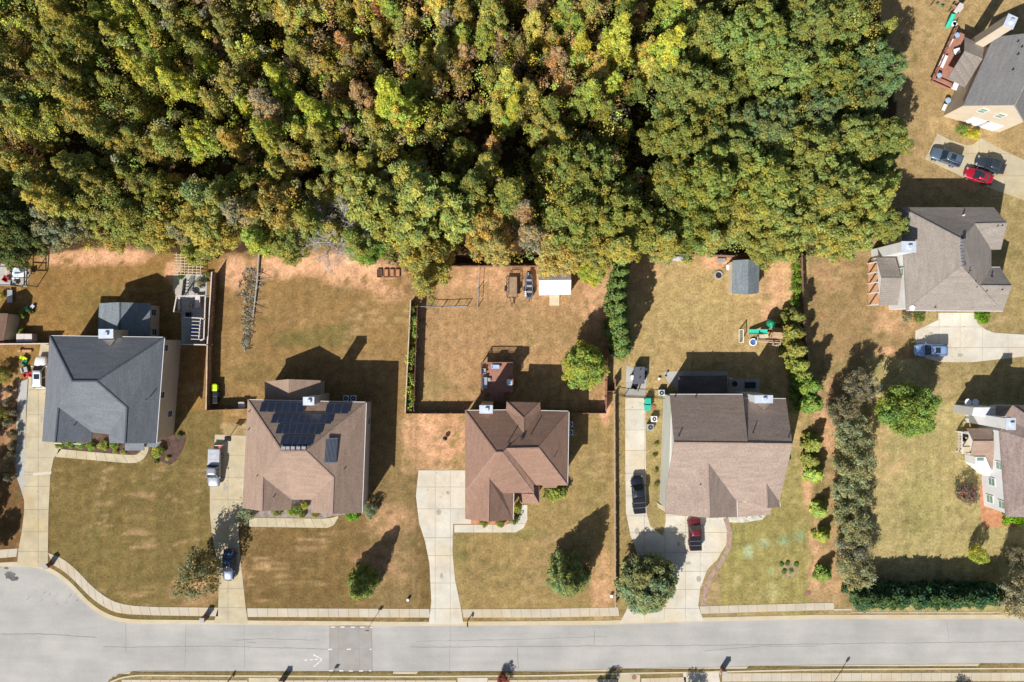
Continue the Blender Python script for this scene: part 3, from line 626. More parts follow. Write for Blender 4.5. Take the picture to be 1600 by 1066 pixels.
c2 = P(482.5,628,8.3); chimney(H2, (c2.x, c2.y+.1), 1.4, 1.0, 8.3, M['wall_grey'])
sad = dict(a=P(479,634,6.4), b=P(497,634,6.4), c=P(489,641,6.9)); roof_part(H2, sad, ['a b c'], M['sh_brown'], 'cricket', .05)
av = dict(a=P(413.5,596,3.2), b=P(451,592.7,4.7), c=P(501,594.5,3.2), d=P(500,640,3.2), e=P(451,640,4.7), f=P(414,640,3.2))
roof_part(H2, av, ['a b e f', 'b c d e'], M['sh_brown'], 'rear_wing_roof', .15); walls(H2, [av['a'], av['c'], av['d'], av['f']], 3.05, M['wall_grey'], .25, 'rear_wing_wall')
MB().add([av['a']+Vector((.3,-.3,-.2)), av['c']+Vector((-.3,-.3,-.2)), av['b']+Vector((0,-.3,-.2)), av['a']+Vector((.3,-.5,-.2)), av['c']+Vector((-.3,-.5,-.2)), av['b']+Vector((0,-.5,-.2))],
         [(0,1,2),(5,4,3),(0,3,4,1),(1,4,5,2),(2,5,3,0)]).build('gable_wall', M['wall_grey'], H2)
pl = [v2['tl'], v2['tr'], v2['r1']]
def solar_row(q, n, pl, root, name='solar_panel', stripes=0):
    lift = .22 if stripes else 0
    tl, tr, br, bl = q
    def at(u, v, off):
        x = (tl[0]*(1-u)+tr[0]*u)*(1-v)+(bl[0]*(1-u)+br[0]*u)*v; y = (tl[1]*(1-u)+tr[1]*u)*(1-v)+(bl[1]*(1-u)+br[1]*u)*v
        return PP(x, y, pl, off+lift)
    g = .02 if n < 8 else .03
    for k in range(n):
        u0, u1 = (k+g)/n, (k+1-g)/n
        v = [at(u,w,o) for o in (.10,.15) for u, w in ((u0,.0),(u1,.0),(u1,1.),(u0,1.))]
        fr = MB().add(v, [(0,1,2,3),(7,6,5,4),(0,4,5,1),(1,5,6,2),(2,6,7,3),(3,7,4,0)]).build(name, M['rim'] if stripes else M['panel_frame'], root)
        e0, e1 = (u0+.2/n, u1-.2/n) if stripes else (u0+.035/n, u1-.035/n)
        v = [at(u,w,o) for o in (.151,.156) for u, w in ((e0,.03),(e1,.03),(e1,.97),(e0,.97))]
        MB().add(v, [(0,1,2,3),(7,6,5,4),(0,4,5,1),(1,5,6,2),(2,6,7,3),(3,7,4,0)]).build('cells', M['solar'], fr)
SA = local(thing('solar_array', 'stepped rows of blue-black solar panels on the brown roof, chimney side', 'solar panels', (0,0,0)))
SA.location = PP(440,650,pl); ORG[SA] = Vector(SA.location)
for q, n in (([(409,628),(477,629),(474,645),(404.5,643.5)],6), ([(511,630.5),(548,631),(544,646.5),(507.5,646)],3), ([(427,646.5),(521,647.5),(517,662.5),(422,661)],9), ([(434.5,662.5),(505,664),(501,679),(430,677.5)],7), ([(441,680),(490,681.5),(486,697),(437,695.5)],5)):
    solar_row(q, n, pl, SA)
SB = thing('solar_heater', 'single upright striped solar panel on the right slope of the brown roof', 'solar panels', (0,0,0))
ple = [v2['tr'], v2['br'], v2['r2']]; SB.location = PP(517,703,ple); ORG[SB] = Vector(SB.location)
solar_row([(509.5,685),(528,684.5),(525.5,723.5),(506.5,723.5)], 9, ple, SB, 'collector_tube', 1)
for px in (443,450,458,466.5,475): boxvent(H2, PP(px,700.5,pl), .55)
for px, py, q in ((539,732,ple),(428,776,[v2['ga'],v2['n1'],v2['n0']]),(390,643,[v2['tl'],v2['r1'],v2['bl']]),(389,671,[v2['tl'],v2['r1'],v2['bl']]),(403,743,[v2['tl'],v2['r1'],v2['bl']])): vent(H2, PP(px,py,q), .4, .07)
# --- house 3: reddish roof in the middle
E = 5.2
H3 = thing('house', 'house with many-hipped red-brown roof beside the pale square driveway', 'house', P(808,715,0), 'houses along the street')
v3 = dict(tl=P(726.8,641.8,E), tr=P(888.8,643,E), a1=P(775,707,8.8), a2=P(785,707,8.8), b1=P(791,701.4,8.9), b2=P(841.6,700.3,8.9), c1=P(790.5,641,E), c2=P(845,642,E),
          d=P(818,676,6.9), e=P(886.6,758.6,E), f1=P(838,758.4,E), f2=P(833.7,757.7,5.5), g=P(833.7,770.5,E), h=P(785,770.5,E), i=P(764,747.5,7.4), j=P(726.8,768,5.9), k=P(727,811,5.2), l=P(763,815.5,7.4),
          m=P(801.5,812,E), n=P(802.5,770.5,E), jj=P(726.8,797,5.2))
v3['d'] = PP(818,676,[v3['tl'],v3['tr'],v3['a1']]); v3['b1'] = PP(791,701.4,[v3['tl'],v3['tr'],v3['a1']], .12); v3['b2'] = PP(841.6,700.3,[v3['tl'],v3['tr'],v3['a1']], .02)
v3['h'] = P(785,770.5,6.0)
roof_part(H3, v3, ['tl a1 j', 'tl c1 d a1', 'a1 d b1 a2', 'd b2 b1', 'd c2 tr b2', 'tr e b2', 'b1 b2 e f1 f2', 'a2 b1 f2 g', 'a2 g n h', 'a1 a2 h i j', 'j i l k jj', 'i h n m l'], M['sh_rust'])
cap3 = shingle('rust_ridge_caps', S(176,140,122), .1)
ridge(H3, v3, 'tl a1,tr b2,b1 b2,b2 e,a1 j,a2 g,i l,a1 a2', cap3, .2)
gutter(H3, v3, 'tl c1,c2 tr,tr e,m n')
dv = dict(p=P(791.6,628.3,E), q=P(843.8,629.4,E), r=P(818.4,654,6.6), s=v3['d']+Vector((0,0,.03)), c1=P(790.5,641.5,E+.05), c2=P(845,642,E+.05))
roof_part(H3, dv, ['p q r', 'p r s c1', 'q c2 s r'], M['sh_rust'], 'rear_bay_roof'); ridge(H3, dv, 'p r,q r,r s', cap3, .2)
walls(H3, [v3['tl'], v3['tr'], v3['e'], v3['f1'], v3['g'], v3['n'], v3['m'], v3['k']], E-.15, M['brick'])
walls(H3, [dv['p'], dv['q'], dv['c2'], dv['c1']], E-.15, M['wall_cream'], .3, 'bay_wall')
ev = dict(a=P(809,771,3.2), b=P(834,760,4.4), c=P(841.5,760,3.2), d=P(842,787,3.2), e=P(814,787.5,3.0), f=P(833,772,4.4))
roof_part(H3, ev, ['a f d e', 'f b c d'], M['sh_rust'], 'porch_roof', .15); ridge(H3, ev, 'f d,f b', cap3, .16); gutter(H3, ev, 'c d')
MB().box(P(815,0,3).x, P(838,0,3).x, P(0,784,3).y, P(0,768,3).y, 0, 3.0).build('entry_wall', M['wall_cream'], H3)
wv = dict(a=P(847,758,3.4), b=P(872,758,3.4), c=P(869,762.5,3.2), d=P(850,762.5,3.2)); roof_part(H3, wv, ['a b c d'], M['sh_rust'], 'bay_window_roof', .1)
c3 = P(759.5,641,8); chimney(H3, (c3.x, c3.y+.1), 1.7, 1.0, 7.9, M['wall_cream'])
sad = dict(a=P(752,646,6.0), b=P(770,646,6.0), c=P(761,656,6.5)); roof_part(H3, sad, ['a b c'], M['sh_rust'], 'cricket', .05)
n3 = [v3['tl'], v3['tr'], v3['a1']]
for px, py in ((794,691),(830,678),(809,633),(830,633.5)): vent(H3, PP(px,py,n3), .75 if px < 835 and py > 650 else .35, .07)
boxvent(H3, PP(815.5,685.5,n3), .4, 'dark'); vent(H3, PP(866,713.5,[v3['tr'],v3['e'],v3['b2']]), .4)
# --- house 4: large tan gable roof
E = 5.8
H4 = thing('house', 'large two-storey house with tan-brown gable roof behind the brick-edged drive', 'house', P(1140,710,0), 'houses along the street')
v4 = dict(a=P(1046.6,616.6,E), b=P(1160.7,616.6,E), c=P(1168.8,693,9.7), d=P(1053.3,691.7,9.75), s=P(1238.4,694,9.7), b2=P(1161.6,622.6,5.55), t=P(1228,623.4,5.55), c2=P(1169,693.2,9.7),
          e=P(1040,770,6.2), f=P(1106.7,723,8.5), g=P(1040,803.4,5.8), h=P(1109,809.5,8.4), i=P(1151.7,808,5.8), j=P(1151.2,783.5,5.9), k=P(1164,783.6,5.9), l=P(1197.8,755.4,7.3), m=P(1218,784,5.8), n=P(1219,792,5.8), o=P(1199,794.5,7.2), p=P(1176,789,6.0))
roof_part(H4, v4, ['a b c d', 'b2 t s c2', 'd c s m l k j f e', 'e f h g', 'f j i h', 'k l o p', 'l m n o'], M['sh_tan'])
cap4 = shingle('tan_ridge_caps', S(186,158,140), .1)
ridge(H4, v4, 'd c,c s,f h,l o', cap4, .18); gutter(H4, v4, 'a b,b2 t,j i,m n')
walls(H4, [v4['a'], v4['b'], P(1161,622,E), v4['t'], v4['n'], P(1164,790,E), v4['j'], v4['i'], v4['g']], 5.4, M['wall_sage'])
xw = v4['a'].x+.32
gp = [(v4['a'].y-.3, 5.4), (v4['g'].y+.3, 5.4), (v4['e'].y, 5.85), (v4['d'].y, 9.3)]
MB().add([(xw,y,z) for y, z in gp]+[(xw+.2,y,z) for y, z in gp], [(0,1,2,3),(7,6,5,4)]+[(k,4+k,4+(k+1)%4,(k+1)%4) for k in range(4)]).build('gable_wall', M['wall_sage'], H4)
for t, z, w in ((.45,3.9,.7),(.72,3.9,.7),(.35,1.0,.6)): window(H4, (xw, v4['a'].y), (xw, v4['g'].y), t, z, w, 1.0)
pv = dict(a=P(1151.7,779,4.2), b=P(1176,780,4.2), c=P(1205,785,4.0), d=P(1204,804.5,3.0), e=P(1151.7,808.5,3.0)); roof_part(H4, pv, ['a b c d e'], M['sh_tan'], 'porch_roof', .15)
for px in (1158,1180): MB().bar(P(px,803,0), P(px,803,0)+Vector((0,0,2.9)), .18).build('porch_post', M['trim'], H4)
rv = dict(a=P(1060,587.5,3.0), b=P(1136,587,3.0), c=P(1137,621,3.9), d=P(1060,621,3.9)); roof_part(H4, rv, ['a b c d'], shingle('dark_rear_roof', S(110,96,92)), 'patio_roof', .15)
for px in (1062,1098,1134): MB().bar(P(px,590,0), P(px,590,0)+Vector((0,0,2.85)), .16).build('patio_post', M['trim'], H4)
c4 = P(1193,625,8.2); chimney(H4, (c4.x, c4.y+.1), 2.4, .95, 8.2, M['wall_white'])
sad = dict(a=P(1181,630,6.3), b=P(1205,630,6.3), c=P(1194,641,6.8)); roof_part(H4, sad, ['a b c'], M['sh_tan'], 'cricket', .05)
n4 = [v4['a'], v4['b'], v4['d']]; n4b = [v4['b2'], v4['t'], v4['s']]
for px, py, q in ((1054.5,620,n4),(1087,620,n4),(1060.5,681,n4),(1176.5,676,n4b),(1232,683,n4b),(1094,756.5,[v4['e'],v4['f'],v4['g']])): vent(H4, PP(px,py,q), .35, .08)
# --- house 5 (right middle)
E = 5.3
H5 = thing('house', 'house with taupe hipped roof, white walls and a covered orange back deck', 'house', P(1450,405,0), 'houses on the right side')
v5 = dict(tl=P(1407.5,324,E), tr=P(1552.7,324,E), r1=P(1502,373.5,8.6), r2=P(1502.5,416,8.7), a=P(1574,348.8,6.9), b=P(1523.5,350,6.9), c=P(1564,390,E), d=P(1549,390,5.4),
          e=P(1549,418,5.4), f=P(1563,418,E), g=P(1581,446.8,7.0), h=P(1532.3,446.5,7.1), br=P(1567,486,E), bl=P(1416.6,485,E))
roof_part(H5, v5, ['tl r1 r2 bl', 'tl tr a b r1', 'b a c d', 'r1 b d e h r2', 'h e f g', 'r2 h g br bl'], M['sh_taupe'])
cap5 = shingle('taupe_ridge_caps', S(170,158,146), .1)
ridge(H5, v5, 'tl r1,r2 bl,b a,h g', cap5, .18); gutter(H5, v5, 'bl br,e f')
walls(H5, [v5['tl'], v5['tr'], v5['c'], v5['d'], v5['e'], v5['f'], v5['br'], v5['bl']], E-.15, M['wall_white'])
for t, z in ((.12,3.5),(.3,3.5),(.62,3.5)): window(H5, (v5['tl'].x+.33, v5['tl'].y), (v5['bl'].x+.12+.33*0, v5['bl'].y), t, z, 1., 1.2, 'glass_green')
c5 = P(1424,386,8.2); chimney(H5, (c5.x-.4, c5.y), 1.9, 1.4, 8.2, M['wall_white'])
for k in range(9): boxvent(H5, PP(1502+random.uniform(-.5,1.5)+ (k > 5)*(k-5)*1.0, 376+k*5.1, [v5['tl'],v5['r1'],v5['bl']], .1), .36)
boxvent(H5, P(1506,371,8.4), .4, 'dark')
for px, py in ((1558,353.5),(1565,353)): vent(H5, PP(px,py,[v5['b'],v5['a'],v5['c']]), .3)
for px, py in ((1515,423),(1512,427),(1523,440),(1525,449),(1541,455),(1565,453),(1461,480.5)): vent(H5, PP(px,py,[v5['h'],v5['g'],v5['br']]), .3)
vent(H5, PP(1505,336.5,[v5['tl'],v5['tr'],v5['r1']]), .3, .1, 'white'); vent(H5, PP(1549,432,[v5['h'],v5['f'],v5['g']]), .3, .1, 'black')
MB().tube(P(1425.5,481,E-.1), P(1425.5,481,E+.45), .35, .35, 14).build('satellite_dish', M['white'], H5)
pv = dict(a=P(1369,402.6,3.4), b=P(1399,402.6,3.4), c=P(1408.7,435,4.6), d=P(1377.6,435,4.6), e=P(1373.3,477,3.4), f=P(1403,477,3.4))
roof_part(H5, pv, ['a b c d', 'd c f e'], M['sh_taupe'], 'porch_roof', .12); ridge(H5, pv, 'd c', cap5, .2)
gv = [P(1370,404,3.2), P(1374,476,3.2), P(1377.6,435,4.4)]
MB().add([gv[0], gv[1], gv[2]] + [g+Vector((.12,0,0)) for g in gv], [(0,1,2),(5,4,3),(0,3,4,1),(1,4,5,2),(2,5,3,0)]).build('porch_gable', M['trim'], H5)
DK = thing('deck', 'orange timber deck under the porch roof of the white-walled house', 'deck', P(1372,445,0))
dx0, dx1, dy0, dy1 = P(1357,0,.4).x, P(1384,0,.4).x, P(0,478,.4).y, P(0,411,.4).y
nb = int((dx1-dx0)/.28)
for k in range(nb): MB().box(dx0+k*.28, dx0+k*.28+.265, dy0, dy1, .3, .4).build('board', M['deck_orange'], DK)
for t in (0,.28,.52,.76,1): MB().box(dx0, dx0+.16, dy0+(dy1-dy0-.16)*t, dy0+(dy1-dy0-.16)*t+.16, 0, 3.1).build('post', M['trim'], DK)
# --- house 6 (lower right)
E = 5.2
H6 = thing('house', 'white-sided house with brown-grey roof and small cream back deck', 'house', P(1570,735,0), 'houses on the right side')
v6 = dict(a=P(1582,634,E), b=P(1640,634,E), c=P(1760,634,E), r1=P(1700,715,10.5), d=P(1580,654,E), e=P(1561.7,673,E), f=P(1572,807.5,E), g=P(1760,812,E), r2=P(1770,715,10.5))
roof_part(H6, v6, ['a b c r2 r1', 'a r1 f e d', 'r1 r2 g f'], shingle('grey_brown_shingles', S(160,140,130)))
walls(H6, [v6['a'], v6['c'], v6['g'], v6['f'], v6['e'], v6['d']], E-.15, M['wall_white'])
ridge(H6, v6, 'a r1', cap4, .2)
a6 = (v6['f'].x+.32, v6['f'].y); b6 = (v6['e'].x+.32, v6['e'].y)
for t, z in ((.12,3.4),(.36,1.4+.2),(.58,3.5),(.14,.9)): window(H6, b6, a6, 1-t, z, 1.0, 1.3, 'glass_green')
window(H6, b6, a6, .18, .9, 1.0, 1.4, 'glass_green')
# rear bump with flat porch and chimney
MB().prism([P(1523,637,4.6).xy, P(1556,637,4.6).xy, P(1590,640,4.6).xy, P(1590,656,4.6).xy, P(1520,650,4.6).xy], 0, 4.4).build('rear_wall', M['wall_white'], H6)
tv = dict(a=P(1556,634,5.0), b=P(1568,640,5.0), c=P(1583,634,5.4), d=P(1556,650,5.0), e=P(1583,652,5.6)); roof_part(H6, tv, ['a b d', 'b c e d', 'a c b'], M['sh_brown'], 'rear_roof', .1)
c6 = P(1581,662.5,8.6); chimney(H6, (c6.x-.2, c6.y), 1.2, 1.5, 8.6, M['wall_white'])
pv = dict(a=P(1511,669.5,3.4), b=P(1549.4,670,3.4), c=P(1553,690,4.5), d=P(1521,690,4.5), e=P(1516.7,712,3.4), f=P(1540,712,3.4), g=P(1551,734,3.3), h=P(1553,705,3.6))
roof_part(H6, pv, ['a b c d', 'd c h f e', 'h g f'], M['sh_brown'], 'porch_roof', .12); ridge(H6, pv, 'd c', cap4, .18)
MB().add([P(1512,671,3.2), P(1517,710,3.2), P(1521,690,4.3), P(1513.5,671,3.2), P(1518.5,710,3.2), P(1522.5,690,4.3)], [(0,1,2),(5,4,3),(0,3,4,1),(1,4,5,2),(2,5,3,0)]).build('porch_gable', M['trim'], H6)
MB().prism([P(1524,714,2.4).xy, P(1540,714,2.4).xy, P(1550,737,2.4).xy, P(1546,745,2.4).xy, P(1524,726,2.4).xy], 0, 2.4).build('bay', M['wall_white'], H6)
MB().prism([P(1527,716,2.45).xy, P(1537,716,2.45).xy, P(1537,720,2.45).xy, P(1527,720,2.45).xy], 2.4, 2.46).build('skylight', M['glass_green'], H6)
DK2 = thing('deck', 'small cream deck with white railing beside the white-sided house', 'deck', P(1503,690,0))
x0, x1, y0, y1 = P(1497,0,.6).x, P(1524,0,.6).x, P(0,707,.6).y, P(0,674,.6).y
for k in range(int((x1-x0)/.3)): MB().box(x0+k*.3, x0+k*.3+.28, y0, y1, .48, .6).build('board', M['deck_cream'], DK2)
rl = MB(); rl.bar((x0,y0,1.5),(x0,y1,1.5),.09).bar((x0,y0,1.5),(x1,y0,1.5),.09).bar((x0,y1,1.5),(x1,y1,1.5),.09)
for k in range(8): rl.bar((x0,y0+(y1-y0)*k/7,.6),(x0,y0+(y1-y0)*k/7,1.5),.06)
rl.build('railing', M['trim'], DK2)
for sx, sy in ((x0+.1,y0+.1),(x0+.1,y1-.1)): MB().box(sx-.07,sx+.07,sy-.07,sy+.07,0,3.1).build('post', M['trim'], DK2)
# --- house 7 (upper right, turned)
H7 = thing('house', 'cream-walled house with grey roof, turned at an angle at the top right', 'house', P(1560,150,0), 'houses on the right side')
E = 5.2
v7 = dict(sw=P(1505,165,E), pk=P(1586,164,9.3), se=P(1598,203,E), nw=P(1553,58,E), np=P(1640,48,9.5), ne=P(1690,98,E))
v7['se'] = v7['pk'] + (v7['pk'] - v7['sw']); v7['se'].z = E
v7['ne'] = v7['np'] + (v7['np'] - v7['nw']); v7['ne'].z = E
roof_part(H7, v7, ['sw pk np nw', 'pk se ne np'], shingle('grey_shingles', S(150,146,142), .12)); ridge(H7, v7, 'pk np', cap5, .2)
wq = walls(H7, [v7['nw'], v7['sw'], v7['se'], v7['ne']], E-.2, M['wall_cream'], .25)
d7 = (v7['se']-v7['sw']).normalized(); nn = Vector((-d7.y, d7.x, 0)).normalized()*.28
g0, g1, g2 = v7['sw']+nn+d7*.3, v7['se']+nn-d7*.3, v7['pk']+nn
g0.z = g1.z = E-.2; g2.z = 9.0
MB().add([g0,g1,g2,g0+nn,g1+nn,g2+nn], [(0,1,2),(5,4,3),(0,3,4,1),(1,4,5,2),(2,5,3,0)]).build('gable_wall', M['wall_cream'], H7)
for t, z in ((.32,4.2),(.62,4.2)): window(H7, (g0.x-nn.x*.1, g0.y-nn.y*.1), (g1.x-nn.x*.1, g1.y-nn.y*.1), t, z, .9, 1.3, 'glass_green')
for t in (.5,.75):
    c = g0.lerp(g1, t) - nn*.2; MB().cbox((c.x, c.y, 0), 2.6, .12, 2.3, math.atan2(d7.y, d7.x)).build('garage_door', M['trim'], H7)
w7 = (v7['nw']-v7['sw']).normalized(); ang7 = math.atan2(w7.y, w7.x)
c7 = P(1582,34,9.6); chimney(H7, (c7.x-.3, c7.y), 1.6, 1.3, 9.6, M['wall_cream'], ang7)
for px, py in ((1589,66),(1595,74.5),(1589,86),(1581,110)): vent(H7, PP(px,py,[v7['sw'],v7['pk'],v7['nw']]), .4, .08)
pv = dict(a=P(1508,58,3.4), b=P(1538,72,3.6), c=P(1535,92.5,4.7), d=P(1507,80,4.6), e=P(1481,122,4.3), f=P(1508,136,4.4))
roof_part(H7, pv, ['a b c d', 'd c f e'], M['sh_taupe'], 'porch_roof', .12); ridge(H7, pv, 'd c', cap5, .18)
DK3 = thing('deck', 'long red-brown deck with outdoor furniture beside the angled house', 'deck', P(1480,90,0))
dp = [P(1490,46,1.2), P(1507,53,1.2), P(1497,96,1.2), P(1482,140,1.2), P(1453.6,127.5,1.2)]
fr = [P(1490,46,1.2), P(1453.6,127.5,1.2)]; u7 = (fr[1]-fr[0]).normalized(); wv_ = Vector((-u7.y, u7.x, 0)); 
if wv_.x < 0: wv_ = -wv_
ln = (fr[1]-fr[0]).length
for k in range(11):
    o = fr[0] + wv_*(.28*k); cut = min(1.0, 1.0); a = o; b = o + u7*ln
    q = wv_*.265
    MB().add([a,b,b+q,a+q] + [p-Vector((0,0,.12)) for p in (a,b,b+q,a+q)], [(0,1,2,3),(7,6,5,4),(0,4,5,1),(1,5,6,2),(2,6,7,3),(3,7,4,0)]).build('board', M['deck_red'], DK3)
rl = MB()
for o1 in (Vector((0,0,1.0)), Vector((0,0,.3))): rl.bar(fr[0]+o1, fr[1]+o1, .1).bar(fr[1]+o1, fr[1]+wv_*3.0+o1, .1)
for k in range(9): p = fr[0].lerp(fr[1], k/8); rl.bar(p, p+Vector((0,0,1.0)), .08)
rl.build('railing', M['deck_red'], DK3)
# --- brown roofed shed at the far left
SH0 = thing('shed', 'brown-roofed shed cut off by the left edge of the photo', 'shed', P(0,510,0), 'garden sheds')
s0 = dict(a=P(-30,490,2.9), b=P(13,490,2.7), c=P(6,532,2.7), d=P(-36,532,2.9), e=P(-14,489,3.8), f=P(-20,533,3.8))
roof_part(SH0, s0, ['a e f d', 'e b c f'], M['sh_rust'], th=.1); walls(SH0, [s0['a'], s0['b'], s0['c'], s0['d']], 2.6, M['wall_tan'], .1)
# ------------------------------------------------------------------ fences
def fence(name, label, pts, h=1.8, m='fence', rail='fence', seg=25, ztop=True, topw=.05, group=None, cap=None):
    """closed board fence along photo pixels taken at the fence top"""
    q = [P(p[0], p[1], h) for p in pts]; q = [Vector((p.x, p.y, 0)) for p in q]
    root = thing(name, label, 'fence', q[0], group)
    for a, b in zip(q[:-1], q[1:]):
        L_ = (b-a).length; n = max(1, round(L_/2.4)); d = (b-a)/L_; s = Vector((-d.y, d.x, 0))
        for k in range(n):
            p0 = a + d*(L_*k/n); w = L_/n
            mb = MB(); nb = 16; bw = w/nb
            for i in range(nb):
                hh = h - random.uniform(0, .05)
                o0 = p0 + d*(bw*i+.008) - s*(topw/2+random.uniform(0,.008)); o1 = p0 + d*(bw*(i+1)-.008) - s*(topw/2)
                v = [o0, o1, o1+s*topw, o0+s*topw]; mb.add([tuple(x) for x in v]+[tuple(x+Vector((0,0,hh))) for x in v], [(4,5,6,7),(0,1,5,4),(1,2,6,5),(2,3,7,6),(3,0,4,7)])
            mb.build('panel', M[m], root)
            MB().bar(p0+s*.07+Vector((0,0,h*.85)), p0+d*w+s*.07+Vector((0,0,h*.85)), .09, .05).bar(p0+s*.07+Vector((0,0,h*.25)), p0+d*w+s*.07+Vector((0,0,h*.25)), .09, .05).build('rail', M[rail], root)
            MB().cbox(p0+s*.1, .1, .1, h+.06).build('post', M[rail], root)
        if cap: MB().bar(a+Vector((0,0,h+.03)), b+Vector((0,0,h+.03)), .16, .05).build('cap_rail', M[cap], root)
    return root
fence('board_fence', 'dark red-brown board fence with pale cap rail beside the long patio', [(331,425),(327,490),(324,538)], 1.9, cap='rail')
fence('board_fence', 'tan-capped board fence from the patio corner down to the green-topped bin', [(324,539.5),(322,640)], 1.8, cap='fence_tan')
fence('board_fence', 'short board fence from slate-roofed house wall to the long side fence', [(283,538),(322.5,539)], 1.8, cap='rail')
fence('board_fence', 'short board fence joining the side fence to the solar-panel house', [(322,641.5),(384,639)], 1.7)
fence('board_fence', 'board fence with pale rail behind the parked white suv', [(-20,538),(76,537)], 1.8, cap='rail')
fence('board_fence', 'red-brown board fence on the left of the ivy strip', [(641.5,469),(633,645)], 1.8, cap='fence_tan')
fence('board_fence', 'dark board fence on the right of the ivy strip', [(652,478),(646,643)], 1.8)
fence('board_fence', 'board fence from the ivy strip to the red-brown roof house', [(634,646.5),(727,646.5)], 1.7)
fence('board_fence', 'board fence right of the red-brown roof house turning up the yard side', [(889,646),(947.5,646),(950.5,520),(952,460)], 1.8)
fence('board_fence', 'board fence along the woods behind the white-roofed shed', [(700,415.5),(820,415.5),(952,415.5)], 1.8)
fence('board_fence', 'stepped red fence along the woods behind the grey-roofed shed', [(988,392),(1078,397),(1200,401.5),(1252,404)], 1.9)
fence('board_fence', 'red board fence behind the row of small bright green shrubs', [(1254,398),(1256.5,480),(1258,505),(1262,552),(1264,590)], 1.9)
fence('board_fence', 'short board fence by the shaded side pad', [(948,612),(962,611),(962,592)], 1.7)
fence('board_fence', 'long low tan fence along the grass beside the black pickup', [(960.5,616),(961,700),(961.5,800),(962,950)], 1.15, 'fence_tan', 'fence_tan')
def metal_fence(name, label, pts, h=1.2, mk='dark', cat='fence', group=None, step=.16):
    q = [P(p[0], p[1], h) for p in pts]; q = [Vector((p.x, p.y, 0)) for p in q]; root = thing(name, label, cat, q[0], group)
    for a, b in zip(q[:-1], q[1:]):
        d = b-a; MB().bar(a+Vector((0,0,h-.04)), b+Vector((0,0,h-.04)), .06).build('top_rail', M[mk], root); MB().bar(a+Vector((0,0,.15)), b+Vector((0,0,.15)), .04).build('bottom_rail', M[mk], root)
        n = max(2, int(d.length/step)); mb = MB()
        for i in range(n+1): p = a+d*i/n; mb.bar(p+Vector((0,0,.02)), p+Vector((0,0,h)), .02)
        mb.build('bars', M[mk], root)
        for i in range(max(1, round(d.length/2.4))+1): p = a+d*i/max(1, round(d.length/2.4)); MB().bar(p, p+Vector((0,0,h+.05)), .09).build('post', M[mk], root)
metal_fence('metal_fence', 'black metal gate across the driveway below the dark side pad', [(963,618),(977,620),(1013,621.5),(1040,623)], 1.2)
metal_fence('pen_fence', 'grey pipe fence at the left below the overhanging tree', [(652,479),(690,480),(729,478.5)], 1.2, 'steel', step=.6)
metal_fence('pen_fence', 'grey pipe fence running upright beside the flatbed trailer', [(749,415),(747.5,450),(746,479)], 1.2, 'steel', step=.6)
# ------------------------------------------------------------------ foliage meshes
def leaf_cloud(centres, radii, per, size, seed, up=.6, fill=.5, flat=1.0, tvar=.30, hue=.20, elong=1.0):
    r = np.random.RandomState(seed); n = len(centres); c = np.repeat(centres, per, 0); rc = np.repeat(radii, per)
    d = r.normal(size=(n*per, 3)); d[:, 2] += .35; d /= np.linalg.norm(d, axis=1, keepdims=True)
    rad = (fill + (1-fill)*r.rand(n*per)**.5)*(1+.16*r.normal(size=n*per))
    p = c + d*(rc*rad)[:, None]*np.array([1, 1, flat])
    nn = d*.7 + np.array([0,0,up]) + r.normal(size=(n*per,3))*.55; nn /= np.linalg.norm(nn, axis=1, keepdims=True)
    t = np.cross(nn, r.normal(size=(n*per,3))); t /= np.linalg.norm(t, axis=1, keepdims=True); b = np.cross(nn, t)
    s = size*(.55+.8*r.rand(n*per)); 
    t *= s[:, None]*.6*elong; b *= s[:, None]*.42
    v = np.stack([p-t, p-b*1.0, p+t, p+b*1.0], 1).reshape(-1, 3)
    ct = np.repeat(1+(r.rand(n)-.5)*tvar*1.6, per); lt = 1+(r.rand(n*per)-.5)*tvar*1.8
    hx = np.repeat((r.rand(n)-.5)*hue*2, per)+(r.rand(n*per)-.5)*hue
    tint = np.stack([ct*lt*(1+hx), ct*lt, ct*lt*(1-hx)], 1); tint = np.repeat(tint, 4, 0)
    return v, np.arange(len(v)).reshape(-1, 4), tint
def crown_mesh(name, seed, R, H, nclump, per, leaf, shape='oval', mat_='leaf', rc=(.18,.34), lob=.25, holes=0, **kw):
    r = np.random.RandomState(seed); pts = []
    ph = r.rand(4)*6.28
    while len(pts) < nclump:
        t = r.rand(); a = r.rand()*2*PI
        if shape == 'oval': pr = math.sqrt(max(0, 1-(2*t-1)**2))
        elif shape == 'dome': pr = math.sqrt(max(0, 1-max(0,(t-.25)/.75)**2))*(.75+t if t < .25 else 1)
        elif shape == 'cone': pr = (1-t)**.75*1.0 if t > .1 else .85+t
        elif shape == 'column': pr = min(1, (1-t)*2.6)*(.85 if t < .1 else 1)
        elif shape == 'vase': pr = .35+.65*t if t < .7 else math.sqrt(max(0, 1-((t-.7)/.3)**2))
        else: pr = 1
        if r.rand() > pr**1.2 + .05: continue
        lobe = 1 + lob*(math.sin(2*a+ph[0])*.5 + math.sin(3*a+ph[1])*.5 + math.sin(5*a+ph[2])*.35)
        rr = R*pr*lobe*(r.rand()**.38)*.86
        pts.append((rr*math.cos(a), rr*math.sin(a), t*H))
    c = np.array(pts); rad = R*(rc[0]+(rc[1]-rc[0])*r.rand(len(c)))
    v, f, tint = leaf_cloud(c, rad, per, leaf, seed+1, **kw)
    me = mesh_fast(name, v, f, tint); me.materials.append(M[mat_]); return me, c
